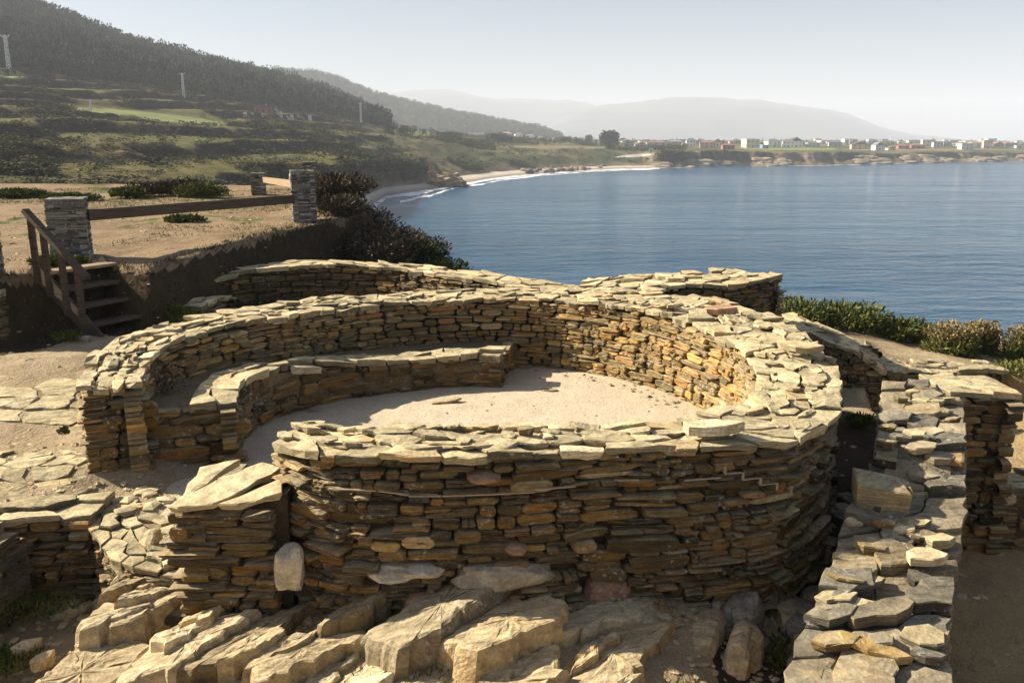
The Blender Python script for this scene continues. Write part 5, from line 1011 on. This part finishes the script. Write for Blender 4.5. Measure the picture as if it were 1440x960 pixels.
SH = ['the low grey-white house', 'the small pink house', 'the long pink house', 'the broad tan house', 'the narrow ochre house', 'the tall white hip-roofed house', 'the brown-roofed tan house', 'the orange gabled house', 'the dark red low house', 'the big cream flat-roofed building', 'the tiny blue shed', 'the white and grey house', 'the brown-roofed white house', 'the tall dark-gabled white house', 'the blue-grey long building', 'the grey house by the field end', 'the tan shore-edge gable', 'the dark grey house', 'the bright white gabled house', 'the small cream cottage', 'the left red house', 'the right red house', 'the tall cream block', 'the grey block', 'the dark-roofed cream house', 'the white house near the right end', 'the pale low house', 'the long white orange-roofed house', 'the tall pink-orange building', 'the orange-roofed gable', 'the last orange-roofed house', 'the small grey house at the edge']
USED = {}
for k in range(34):
    u = 870+k*17+rng.uniform(-9, 9); a = rng.choice(ws); b = rng.choice(('brown', 'grey', 'slate', 'orange')); h0 = house_(u, rng.uniform(200.5, 203.5), rng.uniform(6, 16), rng.uniform(4, 8), a, b, 'small hazy house in the back row of the headland village', rng.choice(('hip', 'gable', 'flat')), nwin=2); h0['group'] = 'small houses in the back row of the headland village'
    near_ = SH[min(range(len(HS)), key=lambda q: abs(HS[q][0]-u))]; key_ = (a, b, near_); USED[key_] = USED.get(key_, 0)+1; lab_ = f'hazy {a} back-row house with {b} roof, {("just behind", "left behind", "right behind")[0 if abs(min(HS, key=lambda q: abs(q[0]-u))[0]-u) < 2 else (1 if min(HS, key=lambda q: abs(q[0]-u))[0] > u else 2)]} {near_}'; h0['label'] = lab_.replace(' back-row house with', ' house,')
bl = house_(668, 192, 22, 8, 'white', 'blue', 'long white industrial hall with blue roof on the plain before the wooded hill', 'flat', 'warehouse', cat='warehouse', nwin=5); house_(686, 192, 10, 7, 'blue', 'blue', 'small blue annex hall right of the long blue-roofed one', 'flat', 'warehouse', cat='warehouse', nwin=2)
HB = [(556, 181, 10, 9), (572, 182, 9, 9), (584, 184, 9, 7), (597, 185, 8, 6), (607, 186, 8, 6), (622, 188, 8, 6), (638, 190, 9, 5), (565, 186, 8, 5), (579, 188, 8, 5), (700, 192, 10, 7), (713, 193, 14, 9), (730, 193, 10, 7), (745, 194, 12, 7), (762, 195, 9, 5), (783, 197, 12, 6), (807, 198, 10, 5)]
for k, (u, v, w_, h_) in enumerate(HB):
    a_, b_ = rng.choice(('white', 'cream', 'white')), rng.choice(('grey', 'brown', 'orange')); ODR = ['first', 'second', 'third', 'fourth', 'fifth', 'sixth', 'seventh', 'lower left', 'lower second', 'eighth', 'ninth', 'tenth', 'eleventh', 'twelfth', 'thirteenth', 'last']
    q = house_(u, v, w_, h_, a_, b_, f'{a_} house with {b_} roof, {ODR[k]} from the left in the hamlet under the hill', rng.choice(('hip', 'gable')), y0=700, nwin=2); q['group'] = 'pale houses of the hamlet below the wooded hill'
house_(373, 160, 26, 15, 'red', 'slate', 'red farmhouse with dark roof at the edge of the forest', 'gable', 'red_house', y0=400, nwin=3)
house_(389, 161, 9, 8, 'white', 'slate', 'small white annex at the right side of the red farmhouse', 'hip', y0=400, nwin=1)
house_(916, 214, 6, 6, 'palegreen', 'grey', 'tiny green lifeguard hut above the cove track', 'flat', 'hut', cat='hut', nwin=1, y0=680)
# ------------------------------------------------------------ pylons and poles
M_MET = plain('galvanised_steel', (.55, .56, .58), .5, .1, 1)
def pylon(u, v, hpx, label):
    x, y, z = hit(u, v, 200); h = hpx/FPX*y; root = empty('pylon', (x, y, z), label, 'pylon', 'lattice pylons of the power line'); L = []; b = h*.045; n = 9
    for i in range(n):
        z0, z1 = h*i/n, h*(i+1)/n; b0, b1 = b*(1-.35*i/n), b*(1-.35*(i+1)/n); cs = [(-1, -1), (1, -1), (1, 1), (-1, 1)]
        for k in range(4):
            (a0, c0), (a1, c1) = cs[k], cs[(k+1) % 4]; L.append(beam((a0*b0, c0*b0, z0), (a0*b1, c0*b1, z1), h*.012, h*.012, up=(1, .3, .1))); L.append(beam((a0*b0, c0*b0, z0), (a1*b1, c1*b1, z1), h*.009, h*.009, up=(.2, .3, 1)))
    V, F = join(L); link('lattice_mast', newmesh('lattice_mast', V, F, M_MET), root)
    V, F = join([beam((-h*.13, 0, h*.99), (h*.13, 0, h*.99), h*.015, h*.02), beam((-h*.13, 0, h*.99), (0, 0, h*.9), h*.01, h*.01), beam((h*.13, 0, h*.99), (0, 0, h*.9), h*.01, h*.01)]); link('crossarm', newmesh('crossarm', V, F, M_MET), root)
    for k in (-1, 0, 1): V, F = beam((k*h*.12, 0, h*.99), (k*h*.12, 0, h*1.03), h*.015, h*.015, up=(0, 1, 0)); link('insulator', newmesh('insulator', V, F, WM['white']), root)
pylon(26, 101, 46, 'leftmost lattice pylon in front of the forest'); pylon(264, 138, 32, 'middle lattice pylon at the forest foot'); pylon(509, 173, 26, 'rightmost lattice pylon at the end of the forest')
def pole(u, v, hpx, label, wd_=.35):
    x, y, z = hit(u, v, 100); h = hpx/FPX*y; V, F = beam((x, y, z-.3), (x, y, z+h), wd_, wd_, up=(0, 1, 0)); single('pole', V, F, WM['white'], (0, 0, 0), label, 'pole')
pole(133, 158, 17, 'white pole standing at the left edge of the bright green field', .4); pole(241, 150, 5, 'short white marker post beyond the green field', .9); pole(397, 162, 5, 'small white sign post right of the red farmhouse', 1.0)
for (u, lab) in ((1195, 'thin mast among the village roofs, left one'), (1252, 'thin mast among the village roofs right of the bright white house')): pole(u, 204, 12, lab, .5)
# ------------------------------------------------------------ beach details
def stack(u, v, r, label, seed, lean=0, mat=M_ROCK):
    y = (H-SEA-1)/dep(v); x = (u-720)/1232*y; V, F = boulder((0, 0, 0), r, mat, 0, .75, 4, seed, .2); n2 = fbm(V[:, 0]*.8+seed, V[:, 2]*1.6, 3); V = V*(1+.35*n2)[:, None]; V = V+np.array([0, 0, r[2]*.5]); V[:, 0] += V[:, 2]*lean
    n = fbm(V[:, 2]*1.2+seed, V[:, 0]*.3, 3); V[:, 0] += n*1.2; V[:, 1] += n*1.2; V = V+np.array([x, y, SEA]); return single('sea_rock', V, F, mat, (.3, .3, .5), label, 'rock')
x600, y600 = (628-720)/1232*348, 348
stack(628, 259, (6.5, 4.0, 3.0), 'golden rock mass lying on the beach at the waterline', 2.2)
stack(612, 259, (1.7, 1.6, 5.6), 'slender golden leaning rock stack rising from the beach', 5.1, -.25)
for k in range(26):
    u = rng.uniform(735, 850); v = np.interp(u, [735, 850], [243, 235.5])+rng.uniform(-4, 0); y = (H-SEA-1.5)/dep(v); r = rng.uniform(1, 2.3); V, F = boulder(((u-720)/1232*y, y, SEA+1.2), (r*1.3, r, r*.8), M_GREY, 0, .3, 2, k, .1); q = single('shore_boulder', V, F, M_GREY, rt(), 'grey boulder of the scree at the back of the beach, under the dark cliff', 'boulder', 'boulders scattered at the back of the beach')
# pale rocks of the far shore, broken mass
VV = []; FF = []; n = 0
for k in range(420):
    u = rng.uniform(925, 1560); i = int(np.clip(np.searchsorted(us, u), 1, len(us)-1)); t = rng.uniform(.95, 2.3); y = float(np.interp(t, tt, Yg2[i])); z = float(np.interp(t, tt, Zg2[i])); r = rng.uniform(1.0, 4.0)
    if vn(u*.03, 2.2, 71) < -.1: continue
    V, F = boulder(((u-720)/1232*y, y, z-.3), (r*2.2, r*1.2, r*.7), M_ROCK, 0, .4, 2, k*1.3, .15); VV.append(V); FF.append(np.array(F)+n); n += len(V)
tag(bulk('shore_rocks', np.concatenate(VV), np.concatenate(FF), stone_mat('shore_rock', [(0, (.16, .13, .10)), (.5, (.30, .25, .19)), (1, (.44, .37, .28))], .2, sc3=(.3, .3, 2)), nr.rand(n, 3)), kind='stuff')
# foam: a band along the waterline
def foam(u0, u1, off, width, dz, seed, step=3):
    U = np.arange(u0, u1, step); rows = 5; XX = []; YY = []
    for u in U:
        i = int(np.clip(np.searchsorted(us, u), 1, len(us)-1)); y1 = float(np.interp(-SEA, -Zg2[i][::1][:22][::-1]*1.0, Yg2[i][:22][::-1])) if False else float(Yg2[i][np.argmax(Zg2[i] > SEA+.02)]); wv = width*(1+.8*float(fbm(u*.03, seed, 3, 73))); ya = y1-off*(1+.5*float(fbm(u*.02, seed+5, 3, 74)))
        yy = ya-wv*np.linspace(-.1, 1, rows); XX.append((u-720)/1232*yy); YY.append(yy)
    XX = np.array(XX); YY = np.array(YY); o = gridmesh('foam', XX.T, YY.T, 0*XX.T+SEA+dz, M_FOAM); tag(o, kind='structure')
foam(500, 930, -6, 34, .06, 1.1); foam(560, 900, 38, 10, .10, 4.2); foam(930, 1560, -3, 9, .06, 7.7)
#SECTION haze
V, F = box(-9400, 9400, -350, 9400, -19, 440)
n = bpy.data.materials.new('haze'); n.use_nodes = True; t = n.node_tree; t.nodes.clear(); ou = t.nodes.new('ShaderNodeOutputMaterial'); pv = t.nodes.new('ShaderNodeVolumePrincipled')
pv.inputs['Color'].default_value = (.86, .90, 1, 1); pv.inputs['Density'].default_value = .00021; pv.inputs['Anisotropy'].default_value = .0; t.links.new(pv.outputs[0], ou.inputs['Volume'])
hz = link('haze', newmesh('haze', V, F, n)); tag(hz, kind='stuff')
sc.cycles.volume_bounces = 1
print('objects', len(bpy.data.objects), 'tris', sum(sum(len(p.vertices)-2 for p in o.data.polygons) if len(o.data.polygons) < 20000 else len(o.data.loops)-2*len(o.data.polygons) for o in bpy.data.objects if o.type == 'MESH'))
